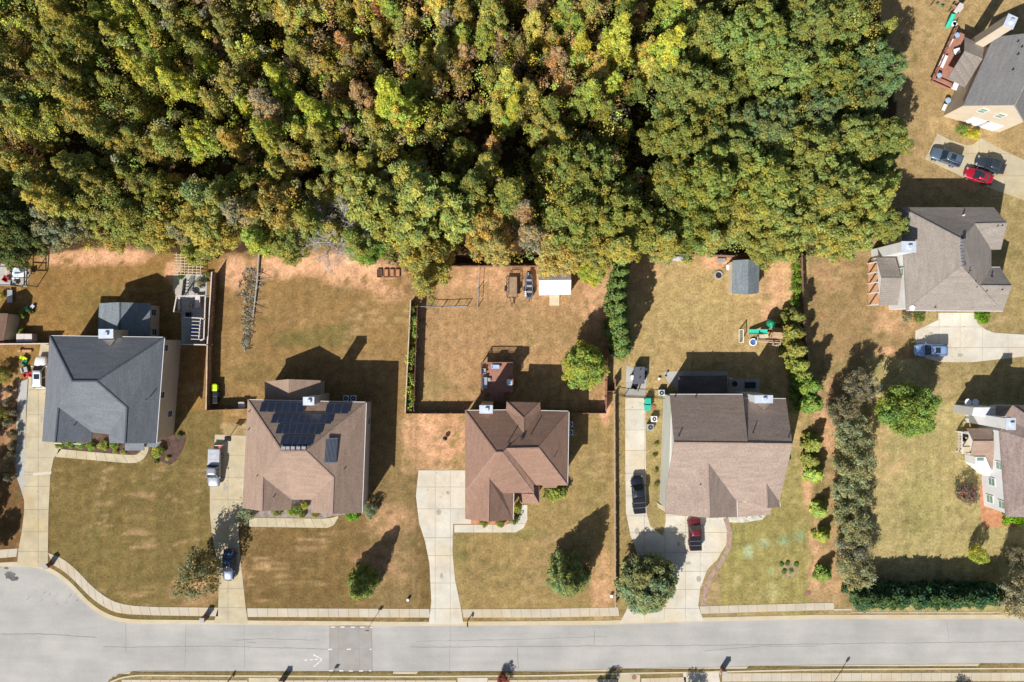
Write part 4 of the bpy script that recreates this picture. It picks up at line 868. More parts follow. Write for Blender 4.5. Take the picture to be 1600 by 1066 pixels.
def trunk_mesh(name, h, r0, targets, m='bark', z0=0, n=7, seed=1, lift=0.5):
    rr = random.Random(seed); mb = MB(); top = max(p[2] for p in targets)*.8 + h; prev = Vector((0,0,-.15)); pr = r0; pts = []
    for k in range(1, 6):
        q = Vector((rr.uniform(-.12,.12)*k*.5, rr.uniform(-.12,.12)*k*.5, top*k/5)); r1 = r0*(1-.17*k); mb.tube(prev, q, pr, r1, 7); pts.append(q); prev = q; pr = r1
    for p in targets[:n]:
        e = Vector((p[0]*.9, p[1]*.9, p[2]+h)); k = max(0, min(4, int((e.z/top)*5)-1)); s = pts[k]
        mid = s.lerp(e, .5) + Vector((0,0,-.25)); mb.tube(s, mid, r0*.35, r0*.2, 5); mb.tube(mid, e, r0*.2, .02, 5)
    me = bpy.data.meshes.new(name); me.from_pydata(mb.v, [], mb.f); me.materials.append(M[m]); me.polygons.foreach_set('use_smooth', [True]*len(me.polygons)); return me
PROTO = {}
def proto(key, base, n, *a, trunk='bark', r0=.22, limbs=8, **kw):
    """n variants of a crown; each is (crown mesh, trunk mesh, radius, height, clear-stem height)"""
    PROTO[key] = []
    for i in range(n):
        R, H, nc, per, leaf = a
        me, c = crown_mesh('crown', hash_(key)+i*17, R, H, nc, per, leaf, **kw)
        tm = trunk_mesh('trunk', base, r0, [tuple(x) for x in c], trunk, n=limbs, seed=i)
        PROTO[key].append((me, tm, R, H, base))
def hash_(s): return sum(ord(ch)*(i+3) for i, ch in enumerate(s)) % 5000
proto('wood', 6.0, 7, 2.5, 7.2, 85, 110, .20, shape='cone', rc=(.10,.24), lob=.35, r0=.16)
proto('wood_tall', 7.5, 5, 2.5, 8.5, 95, 105, .20, shape='cone', rc=(.10,.24), lob=.3, r0=.17)
proto('oak', 6.0, 5, 5.6, 7.5, 230, 125, .26, shape='dome', rc=(.07,.16), lob=.3, r0=.36, limbs=22, up=.8, tvar=.25)
proto('soft', 4.0, 5, 4.0, 8.0, 180, 130, .20, shape='oval', rc=(.08,.20), lob=.3, r0=.28, limbs=14, elong=1.25)
proto('pine', 9.0, 3, 4.0, 7.0, 90, 150, .27, shape='dome', mat_='needle', rc=(.12,.22), lob=.3, r0=.26, trunk='bark_pale', limbs=18, elong=2.0, flat=.6)
proto('conical', .8, 3, 3.2, 8.0, 190, 140, .18, shape='cone', rc=(.10,.22), lob=.12, r0=.16, limbs=16, elong=1.4)
proto('lawn', 1.3, 3, 3.6, 6.2, 170, 150, .18, shape='oval', rc=(.12,.22), lob=.07, r0=.17, limbs=12, elong=1.3)
proto('willowy', 1.3, 2, 4.6, 5.0, 260, 110, .22, shape='dome', rc=(.10,.18), lob=.06, r0=.2, limbs=14, elong=1.9)
proto('small', .7, 3, 2.0, 3.6, 60, 60, .17, shape='oval', rc=(.16,.28), lob=.35, r0=.08, limbs=9)
proto('myrtle', .6, 4, 3.0, 4.8, 120, 90, .16, shape='vase', rc=(.13,.22), lob=.15, r0=.10, limbs=26, trunk='twig', fill=.1, tvar=.35, hue=.14)
proto('cypress', .3, 3, 1.7, 6.0, 60, 90, .26, shape='cone', mat_='needle', rc=(.18,.32), lob=.15, r0=.12, limbs=4)
proto('arbor', .1, 3, 1.35, 4.2, 46, 90, .22, shape='column', mat_='needle', rc=(.22,.36), lob=.1, r0=.1, limbs=2)
proto('shrub', .05, 3, .75, 1.1, 20, 50, .14, shape='oval', rc=(.3,.45), lob=.1, r0=.05, limbs=4)
def tree(name, label, cat, px, py, rpx, key, col, zc=None, group=None, hs=1.0, var=None):
    """crown centre at photo pixel (px,py), crown radius in photo pixels"""
    i = var if var is not None else random.randrange(len(PROTO[key])); me, tm, R, H, base = PROTO[key][i]
    z = base + H*.55; s = 1
    for _ in range(4):
        s = rpx*(CAM_H - z)/FPX/R; z = (base+H*.55)*s*hs
    p = P(px, py, z); root = thing(name, label, cat, (p.x, p.y, 0), group); ORG[root] = Vector((0,0,0))
    rot = random.uniform(0, 2*PI)
    inst(me, 'crown', root, (0,0,base*s*hs), rot, (s, s, s*hs), col); inst(tm, 'trunk', root, (0,0,0), rot, (s, s, s*hs))
    return root
G = dict(olive=(.33,.33,.085), olive2=(.43,.39,.10), green=(.30,.32,.075), dark=(.16,.20,.065), deep=(.12,.15,.055), lime=(.50,.54,.09), yellow=(.58,.53,.12), gold=(.50,.41,.12), orange=(.50,.34,.15), rust=(.42,.30,.17),
         brown=(.38,.31,.17), grey=(.33,.32,.18), sage=(.28,.33,.12), bright=(.24,.35,.07), fresh=(.38,.44,.09), teal=(.21,.27,.10), purple=(.27,.24,.15), red=(.34,.10,.08))
WORD = dict(olive='olive green', olive2='yellow-olive', green='mid green', dark='dark green', deep='very dark green', lime='lime yellow', yellow='yellow', gold='golden yellow', orange='orange-tinged', rust='rust brown', brown='tan-brown',
            grey='grey-green', sage='sage green', bright='bright green', fresh='fresh green', teal='blue-green', purple='purplish brown', red='dark red')
def jit(c, a=.14):
    k = random.uniform(1-a, 1+a); return tuple(max(.01, x*k*random.uniform(1-a*.4, 1+a*.4)) for x in c)
# edge and big trees, traced: (x, y, radius px, kind, colour, where)
EDGE = [(22,362,48,'soft','dark','above the cluttered patio at the left edge'),(-30,330,45,'soft','dark','beyond the left edge of the photo'),(88,345,42,'soft','grey','at the wood edge near the brown lawn corner'),(62,288,34,'wood','olive','behind the grey-green edge tree at far left'),
 (112,262,36,'wood','olive','second row at the left of the dark gap'),(150,325,38,'soft','olive','at the wood edge above the slate-roofed house'),(205,345,42,'soft','olive','at the wood edge just right of the pale clay rim'),(240,300,38,'soft','green','behind the wood edge above the sunroom'),
 (255,352,36,'soft','olive2','just left of the white lattice frame'),(330,352,46,'soft','olive2','overhanging the top of the long red-brown fence'),(300,392,22,'wood','green','low bough side by the lattice frame'),(372,330,34,'wood','brown','between two olive trees above the long fence'),(425,325,46,'soft','gold','above the fallen grey trunk'),
 (450,378,36,'soft','olive','at the wood edge above the second lawn'),(395,290,38,'soft','green','behind the gold-tinged edge tree'),(310,305,34,'wood','sage','just below the dark gap on the left'),
 (520,300,34,'soft','olive2','beside the bare grey tree'),(572,384,30,'lawn','bright','rounded and low at the clay bank left of the raised beds'),(590,325,44,'pine','green','with a pale leaning trunk above the bright green bush'),(560,290,36,'pine','olive','behind the bare grey tree'),
 (650,300,48,'pine','green','in the middle of the wood edge'),(640,350,40,'pine','olive','leaning over the raised garden beds'),(668,400,42,'soft','olive2','reaching furthest down over the ivy strip'),(662,440,28,'wood','olive2','low tip over the ivy strip'),(710,330,42,'pine','green','left of the golden edge tree'),
 (755,355,40,'soft','gold','above the flatbed trailer'),(780,385,30,'wood','gold','low at the fence above the flatbed trailer'),(818,330,30,'wood','rust','thin, left of the huge green oak'),(830,365,30,'wood','brown','left side of the white-roofed shed boughs'),
 (915,265,58,'oak','green','the huge oak above the white-roofed shed'),(900,330,60,'oak','green','front half of the huge oak mass'),(960,330,54,'oak','green','right half of the huge oak mass'),(875,392,40,'soft','gold','hanging over the white-roofed shed'),(925,425,22,'lawn','lime','small, right of the white-roofed shed'),(925,385,34,'soft','olive2','just above the small lime tree'),
 (1005,360,40,'soft','green','at the left corner of the grassy shed yard'),(970,385,30,'wood','olive2','above the tall cypress hedge'),(1075,140,56,'oak','olive','left end of the big round crowns'),(1060,205,52,'oak','green','left of the dark blue-green crowns'),(1105,290,58,'oak','green','centre left of the big green mass'),(1050,280,44,'oak','green','beside the dark gap behind the huge oak'),
 (1100,52,50,'oak','olive2','beside the last yellow trees near the top'),(1050,70,34,'wood_tall','lime','brightest near the top middle right'),(1180,62,62,'oak','olive','near the top right of the woods'),(1265,45,56,'oak','olive','topmost by the right-hand lawn'),(1320,30,44,'oak','olive','at the top corner of the lawn'),(1230,110,56,'oak','olive','centre of the upper right crowns'),(1165,128,36,'oak','green','left of the upper right crowns'),
 (1300,120,48,'oak','green','right of the upper right crowns'),(1372,108,46,'oak','teal','standing out towards the right-hand lawn'),(1345,150,40,'oak','teal','just below the one that stands out'),(1200,190,52,'oak','teal','in the middle of the right-hand wood'),(1270,180,46,'oak','teal','right of centre in the right-hand wood'),(1150,235,48,'oak','olive','between the dark gap and the right-hand wood'),
 (1260,235,54,'oak','olive2','gold-tipped in the right-hand wood'),(1330,215,48,'oak','olive','near the right-hand lawn'),(1385,215,38,'oak','olive','jutting over the right-hand lawn'),(1370,262,34,'oak','olive','just above the taupe roof shadow'),(1195,285,56,'oak','green','lower middle of the right-hand wood'),(1290,290,56,'oak','olive2','lower right of the right-hand wood'),(1350,312,52,'oak','olive2','touching the taupe-roofed house shadow'),
 (1390,350,30,'oak','olive2','reaching over the white wall of the taupe-roofed house'),(1235,345,52,'oak','olive2','above the row of small bright shrubs'),(1315,362,50,'oak','olive2','lowest at the right, over the bare lawn'),(1150,332,38,'soft','gold','above the grey-roofed shed'),(1195,378,34,'soft','olive2','behind the grey-roofed shed'),(1080,352,44,'soft','green','behind the stepped red fence'),(1112,374,28,'wood','gold','small, above the fire ring'),
 (1040,378,30,'wood','olive2','above the timber sandbox'),(1385,45,20,'wood','olive','slim, at the lawn top corner'),(1120,205,40,'oak','green','beside the dark gap'),(480,345,30,'wood','green','left of the bare grey tree'),(800,300,34,'wood_tall','green','above the rust tree'),(740,290,32,'wood_tall','green','behind the golden edge tree')]
placed = []
for x, y, r, k, c, w in EDGE:
    kw = {'hs': 1.15 if k in ('oak',) else 1.0}
    tree('tree', f'{WORD[c]} tree {w}', 'tree', x, y, r*1.08, k, jit(tuple(a*.6+b*.4 for a, b in zip(G[c], (.23,.33,.09))) if x > 980 and c in ('olive2','olive','gold') else G[c], .1), group='trees along the edge of the woods', **kw); placed.append((x, y, r))
# bare grey tree
def bare_mesh(seed, H, R):
    rr = random.Random(seed); mb = MB()
    def grow(p, d, l, r, k):
        q = p + d*l; mb.tube(p, q, r, r*.65, 4 if k else 6)
        if k == 0: return
        for _ in range(4 if k > 1 else 5):
            nd = (d + Vector((rr.gauss(0,.6), rr.gauss(0,.6), rr.gauss(.1,.4)))).normalized(); grow(p + d*l*rr.uniform(.5,1), nd, l*rr.uniform(.55,.85), r*.55, k-1)
    mb.tube((0,0,-.1), (0,0,H*.4), .22, .16, 7)
    for i in range(7):
        a = i*2*PI/7; grow(Vector((0,0,H*.35+.08*i)), Vector((math.cos(a)*.8, math.sin(a)*.8, .9)).normalized(), R*.5, .09, 4)
    me = bpy.data.meshes.new('branches'); me.from_pydata(mb.v, [], mb.f); return me
bm_ = bare_mesh(4, 8, 4.0); bm_.materials.append(mat('bare_branches', (.46,.43,.40), .9, .15))
p = P(517, 354, 9); bt = thing('bare_tree', 'leafless pale grey tree at the edge of the woods above the clay bank', 'tree', (p.x, p.y, 0)); inst(bm_, 'branches', bt, (0,0,0), 0, 1.55)
# woodland fill, individually placed
ZONES = [  # (x0,x1,y0,y1, weights)
 (-60,180,-60,420,dict(olive=6,olive2=5,green=3,brown=1.2,sage=1)), (180,430,-60,420,dict(olive=5,olive2=6,fresh=3,lime=1.5,green=2,brown=2,orange=.8,gold=1)),
 (430,960,-60,150,dict(olive2=6,gold=4,orange=3.5,rust=3,brown=2.5,yellow=1.5,green=2,olive=2,lime=2,fresh=3)), (430,960,150,420,dict(olive=5,green=4,gold=1.5,brown=1.5,orange=.6,olive2=4,fresh=1,dark=1)),
 (960,1120,-60,110,dict(yellow=3,gold=3,orange=2,olive2=3,fresh=2,green=1)), (960,1400,-60,420,dict(olive=3,green=4,dark=2,teal=1,olive2=1))]
def zone(x, y):
    for x0, x1, y0, y1, w in ZONES:
        if x0 <= x < x1 and y0 <= y < y1:
            return random.choices(list(w), list(w.values()))[0]
    return 'olive'
GAPS = [((120,222),(48,18)),((300,262),(70,20)),((375,248),(50,16)),((480,268),(34,16)),((745,200),(34,28)),((800,240),(28,30)),((1003,215),(26,50)),((1085,115),(50,16)),((60,245),(40,18)),((1030,130),(30,28)),((690,250),(30,14))]
SPEC = [(215,100,26,'lime'),(225,60,22,'fresh'),(272,128,24,'lime'),(410,200,24,'lime'),(485,170,28,'lime'),(470,205,20,'yellow'),(610,150,34,'lime'),(625,185,24,'yellow'),(805,165,20,'lime'),(500,100,20,'gold'),(548,95,18,'rust'),(455,240,26,'gold'),(160,25,24,'fresh'),(845,190,20,'gold'),
        (968,50,28,'lime'),(925,15,26,'gold'),(780,60,16,'rust'),(1060,95,18,'yellow'),(345,70,18,'rust'),(725,85,22,'orange'),(590,5,14,'red'),(1000,20,18,'orange'),(535,65,18,'orange'),(940,110,22,'gold'),(290,60,22,'green'),(860,60,22,'olive2'),(320,100,20,'lime'),(700,30,20,'brown')]
wood = [(x, y, r, c, True) for x, y, r, c in SPEC]
rr = random.Random(11); tries = 0
while tries < 9000 and len(wood) < 296:
    tries += 1; x = rr.uniform(-50, 1350); y = rr.uniform(-46, 372); r = rr.choice([rr.uniform(13,19), rr.uniform(17,24), rr.uniform(22,31)])
    if x > 1020 and y > 20 : continue
    if x > 960 and y > 230: continue
    if any(abs((x-gx)/ax)**2 + abs((y-gy)/ay)**2 < 1 for (gx,gy),(ax,ay) in GAPS): continue
    if any((x-a)**2+(y-b)**2 < (q*.80)**2 for a, b, q in placed): continue
    if any((x-q[0])**2+(y-q[1])**2 < ((r+q[2])*.56)**2 for q in wood): continue
    wood.append((x, y, r, None, False))
COLW = ['far left','left','centre left','middle','centre right','right']; ROWW = ['topmost row','upper part','middle part','lower part']
def landmark(x):
    for lim, w in ((70,'left-edge gazebo'),(150,'slate roof, left half'),(250,'sunroom roof'),(330,'lattice frame'),(420,'fallen trunk'),(500,'green lawn patch'),(570,'bare grey tree'),(640,'raised beds'),(710,'ivy strip'),(790,'pipe fence'),(850,'grey boat'),(930,'white-roofed shed'),(1000,'cypress hedge'),(1080,'timber sandbox'),(1150,'fire ring'),(9999,'grey-roofed shed')):
        if x < lim: return w
rows_w = ((20,'topmost'),(75,'high'),(130,'upper'),(190,'middle'),(250,'lower'),(999,'lowest'))
ent = []
for x, y, r, c, sp in wood:
    if c is None: c = zone(x, y)
    if sp and r > 22: key = 'wood_tall'
    else: key = random.choice(['wood','wood','wood_tall'])
    size = 'slim' if r < 20 else ('medium' if r < 26 else 'broad')
    rw = next(w for lim, w in rows_w if y < lim)
    ent.append([x, y, r, c, key, size, f'{size} {WORD[c]} tree, {rw} woods above the {landmark(x)}'])
from collections import defaultdict
by = defaultdict(list)
for e in ent: by[e[6]].append(e)
for lb, es in by.items():
    if len(es) > 1:
        es.sort(key=lambda e: e[0]); names = {2: ['left of two','right of two'], 3: ['left of three','middle of three','right of three']}.get(len(es), ['first','second','third','fourth','fifth','sixth','seventh'])
        for e, w in zip(es, names): e[6] = lb + f', {w}'
for x, y, r, c, key, size, lb in ent:
    tree('woodland_tree', lb, 'tree', x, y, r*1.12, key, jit(G[c], .16), group='trees of the autumn woods', hs=random.uniform(.85, 1.15) if c not in ('lime','yellow') else 1.2)
# woodland further out, past the frame, and undergrowth
def stuff_cloud(name, centres, radii, per, size, seed, col, m='leaf', flat=.8, label=None):
    v, f, t = leaf_cloud(centres, radii, per, size, seed, flat=flat, tvar=.5, hue=.25)
    if col is not None: t = t*np.repeat(np.repeat(col, per, 0), 4, 0)
    me = mesh_fast(name, v, f, t); me.materials.append(M[m]); o = bpy.data.objects.new(name, me); COL.objects.link(o); tag(o, label, kind='stuff'); return o
r_ = np.random.RandomState(5); pts = []
while len(pts) < 1500:
    x, y = r_.uniform(-80,1400), r_.uniform(-60,425)
    if inpoly(np.array([x]), np.array([y]), FOREST)[0] and y < 408: pts.append((x, y))
pts = np.array(pts); c = np.stack([(pts[:,0]-800)*CAM_H/FPX, (533-pts[:,1])*CAM_H/FPX, r_.uniform(.3,2.2,len(pts))], 1)
cc = np.array([G['green'],G['green'],G['brown'],G['olive'],G['dark']])[r_.randint(0,5,len(pts))]
stuff_cloud('undergrowth', c, r_.uniform(.5,1.3,len(pts)), 40, .32, 6, cc, label='dark undergrowth beneath the woodland trees')
pts = []
while len(pts) < 2600:
    x, y = r_.uniform(-70,1375), r_.uniform(-60,385)
    if not inpoly(np.array([x]), np.array([y]), FOREST)[0]: continue
    if any(abs((x-gx)/ax)**2 + abs((y-gy)/ay)**2 < 1 for (gx,gy),(ax,ay) in GAPS): continue
    pts.append((x, y))
pts = np.array(pts); hz = r_.uniform(5.0,11.5,len(pts))*np.where(pts[:,1] > 340, .7, 1); c = np.stack([(pts[:,0]-800)*(CAM_H-hz)/FPX, (533-pts[:,1])*(CAM_H-hz)/FPX, hz], 1)
cc = np.array([G[k] for k in ('olive','olive2','fresh','lime','brown','fresh','gold','olive2')])[r_.randint(0,8,len(pts))]
up_ = (pts[:,1] < 170) & (pts[:,0] > 430) & (pts[:,0] < 1000); cc[up_] = np.array([G[k] for k in ('gold','orange','rust','fresh','lime','olive2')])[r_.randint(0,6,int(up_.sum()))]
cc[pts[:,0] > 1000] = np.array(G['olive'])
stuff_cloud('middle_storey', c, r_.uniform(.5,1.15,len(pts)), 75, .21, 16, cc, flat=1.2, label='mid-height saplings and boughs filling between the woodland crowns')
pts = []
while len(pts) < 420:
    x, y = r_.uniform(-700,1360), r_.uniform(-420,400)
    if y > -75 and x > -85: continue
    pts.append((x, y))
pts = np.array(pts); c = np.stack([(pts[:,0]-800)*CAM_H/FPX, (533-pts[:,1])*CAM_H/FPX, r_.uniform(6,11,len(pts))], 1)
cc = np.array([G['olive'],G['olive2'],G['brown'],G['gold'],G['green'],G['orange']])[r_.randint(0,6,len(pts))]
stuff_cloud('distant_woods', c, r_.uniform(2.2,3.6,len(pts)), 260, .75, 8, cc, flat=1.3, label='woods continuing beyond the photo')
# ------------------------------------------------------------------ yard trees, hedges, shrubs
tree('tree', 'round yellow-green tree by the fence corner of the middle back yard', 'tree', 914, 573, 40, 'lawn', G['fresh'], hs=1.0, var=0)
tree('tree', 'dark green front-lawn tree left of the low tan fence', 'tree', 890, 908, 40, 'conical', G['sage'], hs=.92, var=1)
tree('tree', 'largest round grey-green tree beside the brick-edged driveway', 'tree', 1012, 914, 51, 'willowy', (.29,.33,.15), hs=.8, var=0)
tree('tree', 'small loose green tree on the front lawn of the solar-panel house', 'tree', 561, 918, 29, 'conical', (.28,.33,.09), hs=1.0, var=0)
tree('tree', 'sparse purple-green tree on the lawn left of the blue sedan', 'tree', 308, 903, 38, 'small', (.28,.26,.12), hs=1.0, var=1)
tree('tree', 'broad leafy green tree alone below the pale blue suv', 'tree', 1422, 641, 46, 'lawn', (.27,.36,.08), hs=.95, var=2)
tree('tree', 'small yellow-green tree above the right end of the long hedge', 'tree', 1531, 868, 15, 'small', G['lime'], hs=1.25, var=2)
tree('tree', 'grey-leaved tree at the right end of the long dark hedge', 'tree', 1590, 930, 40, 'myrtle', (.38,.35,.21), hs=1.0, var=0)
tree('tree', 'ragged grey-brown tree above the right end of the long hedge', 'tree', 1594, 868, 27, 'myrtle', (.28,.26,.16), hs=1.0, var=1)
for i, (x, y, r, c, w) in enumerate([(1340,603,30,'purple','topmost and darkest of the row'),(1312,640,28,'purple','second from the top of the row'),(1328,680,33,'grey','third from the top of the row'),(1330,726,34,'grey','fourth from the top, widest of the row'),(1326,768,34,'grey','fifth from the top of the row'),(1330,812,34,'grey','third from the bottom of the row'),(1328,852,32,'purple','second from the bottom of the row'),(1332,888,34,'grey','lowest of the row')]):
    tree('crape_myrtle', f'{WORD[c]} crape myrtle, {w} in its long row', 'tree', x, y, r*1.05, 'myrtle', jit(((.36,.37,.19) if c == 'grey' else (.31,.28,.17)), .08), group='row of crape myrtles', hs=random.uniform(.8,1.1), var=i % 4)
for i, (x, y, r, c, w) in enumerate([(1272,694,17,'green','with dark top, first in the column left of the crape myrtles'),(1275,742,17,'fresh','second in the column left of the crape myrtles'),(1284,798,14,'fresh','third in the column left of the crape myrtles, below a gap'),(1288,838,13,'fresh','fourth in the column left of the crape myrtles'),(1290,898,14,'bright','lowest in the column left of the crape myrtles'),(1270,720,15,'green','tucked between the top two left of the crape myrtles')]):
    tree('holly_bush', f'{WORD[c]} bush {w}', 'shrub', x, y, r*1.05, 'cypress', jit(G[c], .1), group='column of bushes left of the crape myrtles', hs=.55)
for i, (x, y, r) in enumerate([(976,410,12),(973,428,14),(969,446,15),(967,464,16),(967,482,17),(968,500,17),(970,517,17),(972,532,17),(974,546,15)]):
    tree('cypress', ('topmost','second','third','fourth','fifth','sixth','seventh','eighth','lowest')[i] + ' bright green cypress counted down the tall hedge beside the shed yard', 'tree', x, y, r*1.2, 'cypress', jit((.15,.22,.06), .08), group='tall cypress hedge', hs=1.25)
for i, (x, y, r, c) in enumerate([(1243,496,16,'green'),(1241,520,19,'green'),(1246,546,17,'olive'),(1251,570,16,'fresh'),(1266,602,20,'bright'),(1269,630,20,'bright'),(1258,586,14,'green')]):
    tree('evergreen', f'{WORD[c]} evergreen {("below the small bright shrubs","beside the playset","just below the playset","in the lower bend","left of the crape myrtles, upper one","lowest of the side-yard screen","small one in the lower bend")[i]} along the red fence', 'tree', x, y, r*1.1, 'cypress', jit(tuple(q*.8 for q in G[c]), .1), group='evergreens screening the side yard', hs=.95)
for i, (x, y) in enumerate([(1245.5,416),(1246,433.5),(1245,452),(1244,469)]):
    tree('shrub', f'small bright green shrub, {("topmost","second","third","lowest")[i]} of four below the trees by the red fence', 'shrub', x, y, 9, 'shrub', jit((.22,.34,.05), .08), group='four bright shrubs by the red fence', hs=1.2)
for i in range(15):
    x = 1345 + i*14.8; w = ['first','second','third','fourth','fifth','sixth','seventh','eighth','ninth','tenth','eleventh','twelfth','thirteenth','fourteenth','last'][i]
    tree('hedge_shrub', f'{w} dark green shrub from the left in the long roadside hedge', 'shrub', x, 932 + random.uniform(-1,1), 19.5, 'arbor', jit((.07,.13,.05), .10), group='long dark hedge beside the road', hs=.78)
# ivy strip plants
pts = np.stack([np.random.uniform(641,651,70), np.random.uniform(478,640,70)], 1)
c = np.stack([(pts[:,0]-800+(pts[:,1]-478)*-.05)*CAM_H/FPX*.985, (533-pts[:,1])*CAM_H/FPX, np.random.uniform(.6,1.6,70)], 1)
stuff_cloud('ivy', c, np.random.uniform(.3,.6,70), 45, .2, 21, np.array([G['bright'],G['lime'],G['fresh'],G['green']])[np.random.randint(0,4,70)], label='bright ivy growing between two parallel board fences')
def shrub(label, x, y, r, c, hs=1.0, group=None, name='shrub', key='shrub'):
    tree(name, label, 'shrub', x, y, r, key, jit(c, .06), group=group, hs=hs)
shrub('round clipped bright green shrub beside the taupe house garage', 1534.5, 497, 11, (.2,.36,.04)); shrub('yellow-green leafy shrub bed at the corner of the cream-walled house', 1512, 206, 9, (.45,.42,.06)); shrub('yellow flowering shrub nearest the white garage door', 1523, 211, 8, (.6,.55,.06))
shrub('large green shrub leaning at the corner of the cream-walled house', 1503, 202, 8, (.22,.3,.06)); shrub('loose green plant by the white side wall of the taupe house', 1436, 495, 9, (.22,.28,.07)); shrub('dusty plant nearest the deck of the taupe house', 1417, 496, 8, (.3,.28,.16))
tree('crape_myrtle', 'round dark shrub dotted with pink flowers beside the white side wall', 'tree', 1511, 769, 19, 'small', (.15,.17,.10), hs=.6, var=1)
v_, f_, t_ = leaf_cloud(np.array([[0,0,0]]), np.array([1.55]), 240, .16, 3, fill=.85); fm = mesh_fast('blossom', v_, f_, np.ones((len(v_),3))); fm.materials.append(M['leaf'])
fo = [o for o in COL.objects if o.get('label', '').startswith('round dark shrub dotted')][0]; inst(fm, 'blossom', fo, (0,0,1.6), 0, (1.1,1.1,.8), (.5,.12,.2))
shrub('long bright green shrub under the corner of the white-sided house', 1577, 810, 12, (.22,.42,.02), .7); shrub('bright green shrub at the bottom right corner of the white-sided house', 1591, 814, 9, (.22,.42,.02), .7)
for i, (x, y, r, c, w) in enumerate([(868,771,14,'fresh','low wide green shrub in the corner under the red-brown roof'),(856,773,9,'green','small green shrub at the left end under the red-brown roof'),(879,766,9,'bright','small shrub at the right end under the red-brown roof'),(809,795,7,'fresh','pointed green shrub in the entry nook of the red-brown house'),(756,818,7,'green','left of three round shrubs along the pale walk'),(782,817,7,'green','middle of three round shrubs along the pale walk'),(803,812,8,'dark','right of three round shrubs along the pale walk')]):
    shrub(w, x, y, r, G[c])
for i, (x, y, r, c, w) in enumerate([(462,797,9,'bright','largest light green shrub before the door of the solar-panel house'),(475,790,6,'lime','yellow shrub by the door of the solar-panel house'),(432,801,7,'green','small dark green shrub under the left gable of the solar-panel house'),(453,801,6,'fresh','small green shrub left of the largest one before the door'),(493,803,6,'olive','thin shrub right of the door of the solar-panel house'),(472,805,5,'olive','tiny shrub at the bed rim before the door')]):
    shrub(w, x, y, r, G[c])
tree('shrub', 'spiky grey-green bush between the drive and the solar-panel house corner', 'shrub', 383, 804, 16, 'small', (.28,.32,.18), hs=.5, var=0)
tree('shrub', 'silver-green bush at the lower right corner of the solar-panel house', 'shrub', 578, 798, 14, 'small', (.26,.31,.18), hs=.7, var=2)
shrub('bright green low bush left of the silver-green one', 549, 806, 10, (.18,.36,.04), .7)
for i, (x, y, r, c, w) in enumerate([(92,694,7,'bright','leftmost grass-green bush under the slate roof edge'),(108,694,7,'bright','second grass-green bush under the slate roof edge'),(124,695,7,'bright','third grass-green bush under the slate roof edge'),(141,696,8,'bright','middle grass-green bush under the slate roof edge'),(160,697,8,'fresh','fourth grass-green bush, near the slate house door'),(178,697,7,'bright','fifth grass-green bush, right of the slate house door'),(247,706,10,'fresh','round green plant in the right mulch bed'),(180,706,4,'olive2','small pale plant in the long mulch bed'),(192,707,4,'lime','tiny yellow plant in the long mulch bed'),(243,722,4,'olive','tiny plant at the rim of the right mulch bed'),(262,716,4,'olive2','small plant at the lower rim of the right mulch bed'),(280,680,5,'dark','small dark plant at the top of the right mulch bed')]):
    shrub(w, x, y, r, G[c], .7)
for i, (x, y) in enumerate([(1221,882),(1230,881),(1244,883),(1225,894),(1236,893)]):
    shrub(('upper left','upper middle','upper right','lower left','lower right')[i]+' dark green tuft in the small stony island bed', x, y, 4, G['bright'], .5, 'tufts of the island bed')
ragged(1233,889,16,15,.02,mat('stony_bed', S(185,160,125), var=.3),'island_bed',seed=8,kind='structure')
# off-frame trees that shade the left drive
for i, (x, y, r) in enumerate([(-62,700,26),(-58,780,30),(-84,830,32),(-40,868,24),(-58,650,20)]):
    tree('tree', f'{("green","broad green","far green","low green","small green")[i]} tree just outside the left edge whose shade falls on the drive', 'tree', x, y, r, 'soft', G['olive'], hs=.75)
tree('tree', 'green tree cut by the left edge beside the drive', 'tree', -2, 585, 15, 'small', G['green'], hs=.7, var=0)
tree('tree', 'low green tree at the left edge above the shaded strip', 'tree', 0, 652, 13, 'small', G['olive'], hs=.7, var=1)
for i in range(9):
    shrub(f'{["first","second","third","fourth","fifth","sixth","seventh","eighth","ninth"][i]} ragged shrub from the top in the strip left of the driveway', 15+random.uniform(-4,4), 610+i*17, 7, jit(G['purple']), 1.5, 'ragged shrubs left of the drive')
# bottom-edge trees: tops that reach into the photo
for i, (x, y, w) in enumerate([(940,1100,'below the road left of the manhole'),(1075,1102,'below the road near the drive mouth'),(1500,1112,'below the road at the far right')]):
    tree('tree', f'small leafy tree {w}', 'tree', x, y, 18, 'small', G['olive'], hs=1.0)
# ------------------------------------------------------------------ vehicles
def loft(mb, secs):
    """secs: list of (x, halfwidth, z0, z1, crown) -> closed car-like body"""
    rings = []
    for x, w, z0, z1, cr in secs:
        rings.append([(x,-w*.92,z0),(x,-w,z0+(z1-z0)*.45),(x,-w*.97,z0+(z1-z0)*.8),(x,-w*.86,z1),(x,-w*.45,z1+cr*.8),(x,0,z1+cr),(x,w*.45,z1+cr*.8),(x,w*.86,z1),(x,w*.97,z0+(z1-z0)*.8),(x,w,z0+(z1-z0)*.45),(x,w*.92,z0)])
    n = 11; v = [p for r in rings for p in r]; f = []
    for i in range(len(rings)-1):
        for k in range(n-1): f.append((i*n+k, i*n+k+1, (i+1)*n+k+1, (i+1)*n+k))
        f.append((i*n+n-1, i*n, (i+1)*n, (i+1)*n+n-1))
    f.append(tuple(range(n))[::-1]); f.append(tuple((len(rings)-1)*n+k for k in range(n)))
    return mb.add(v, f)
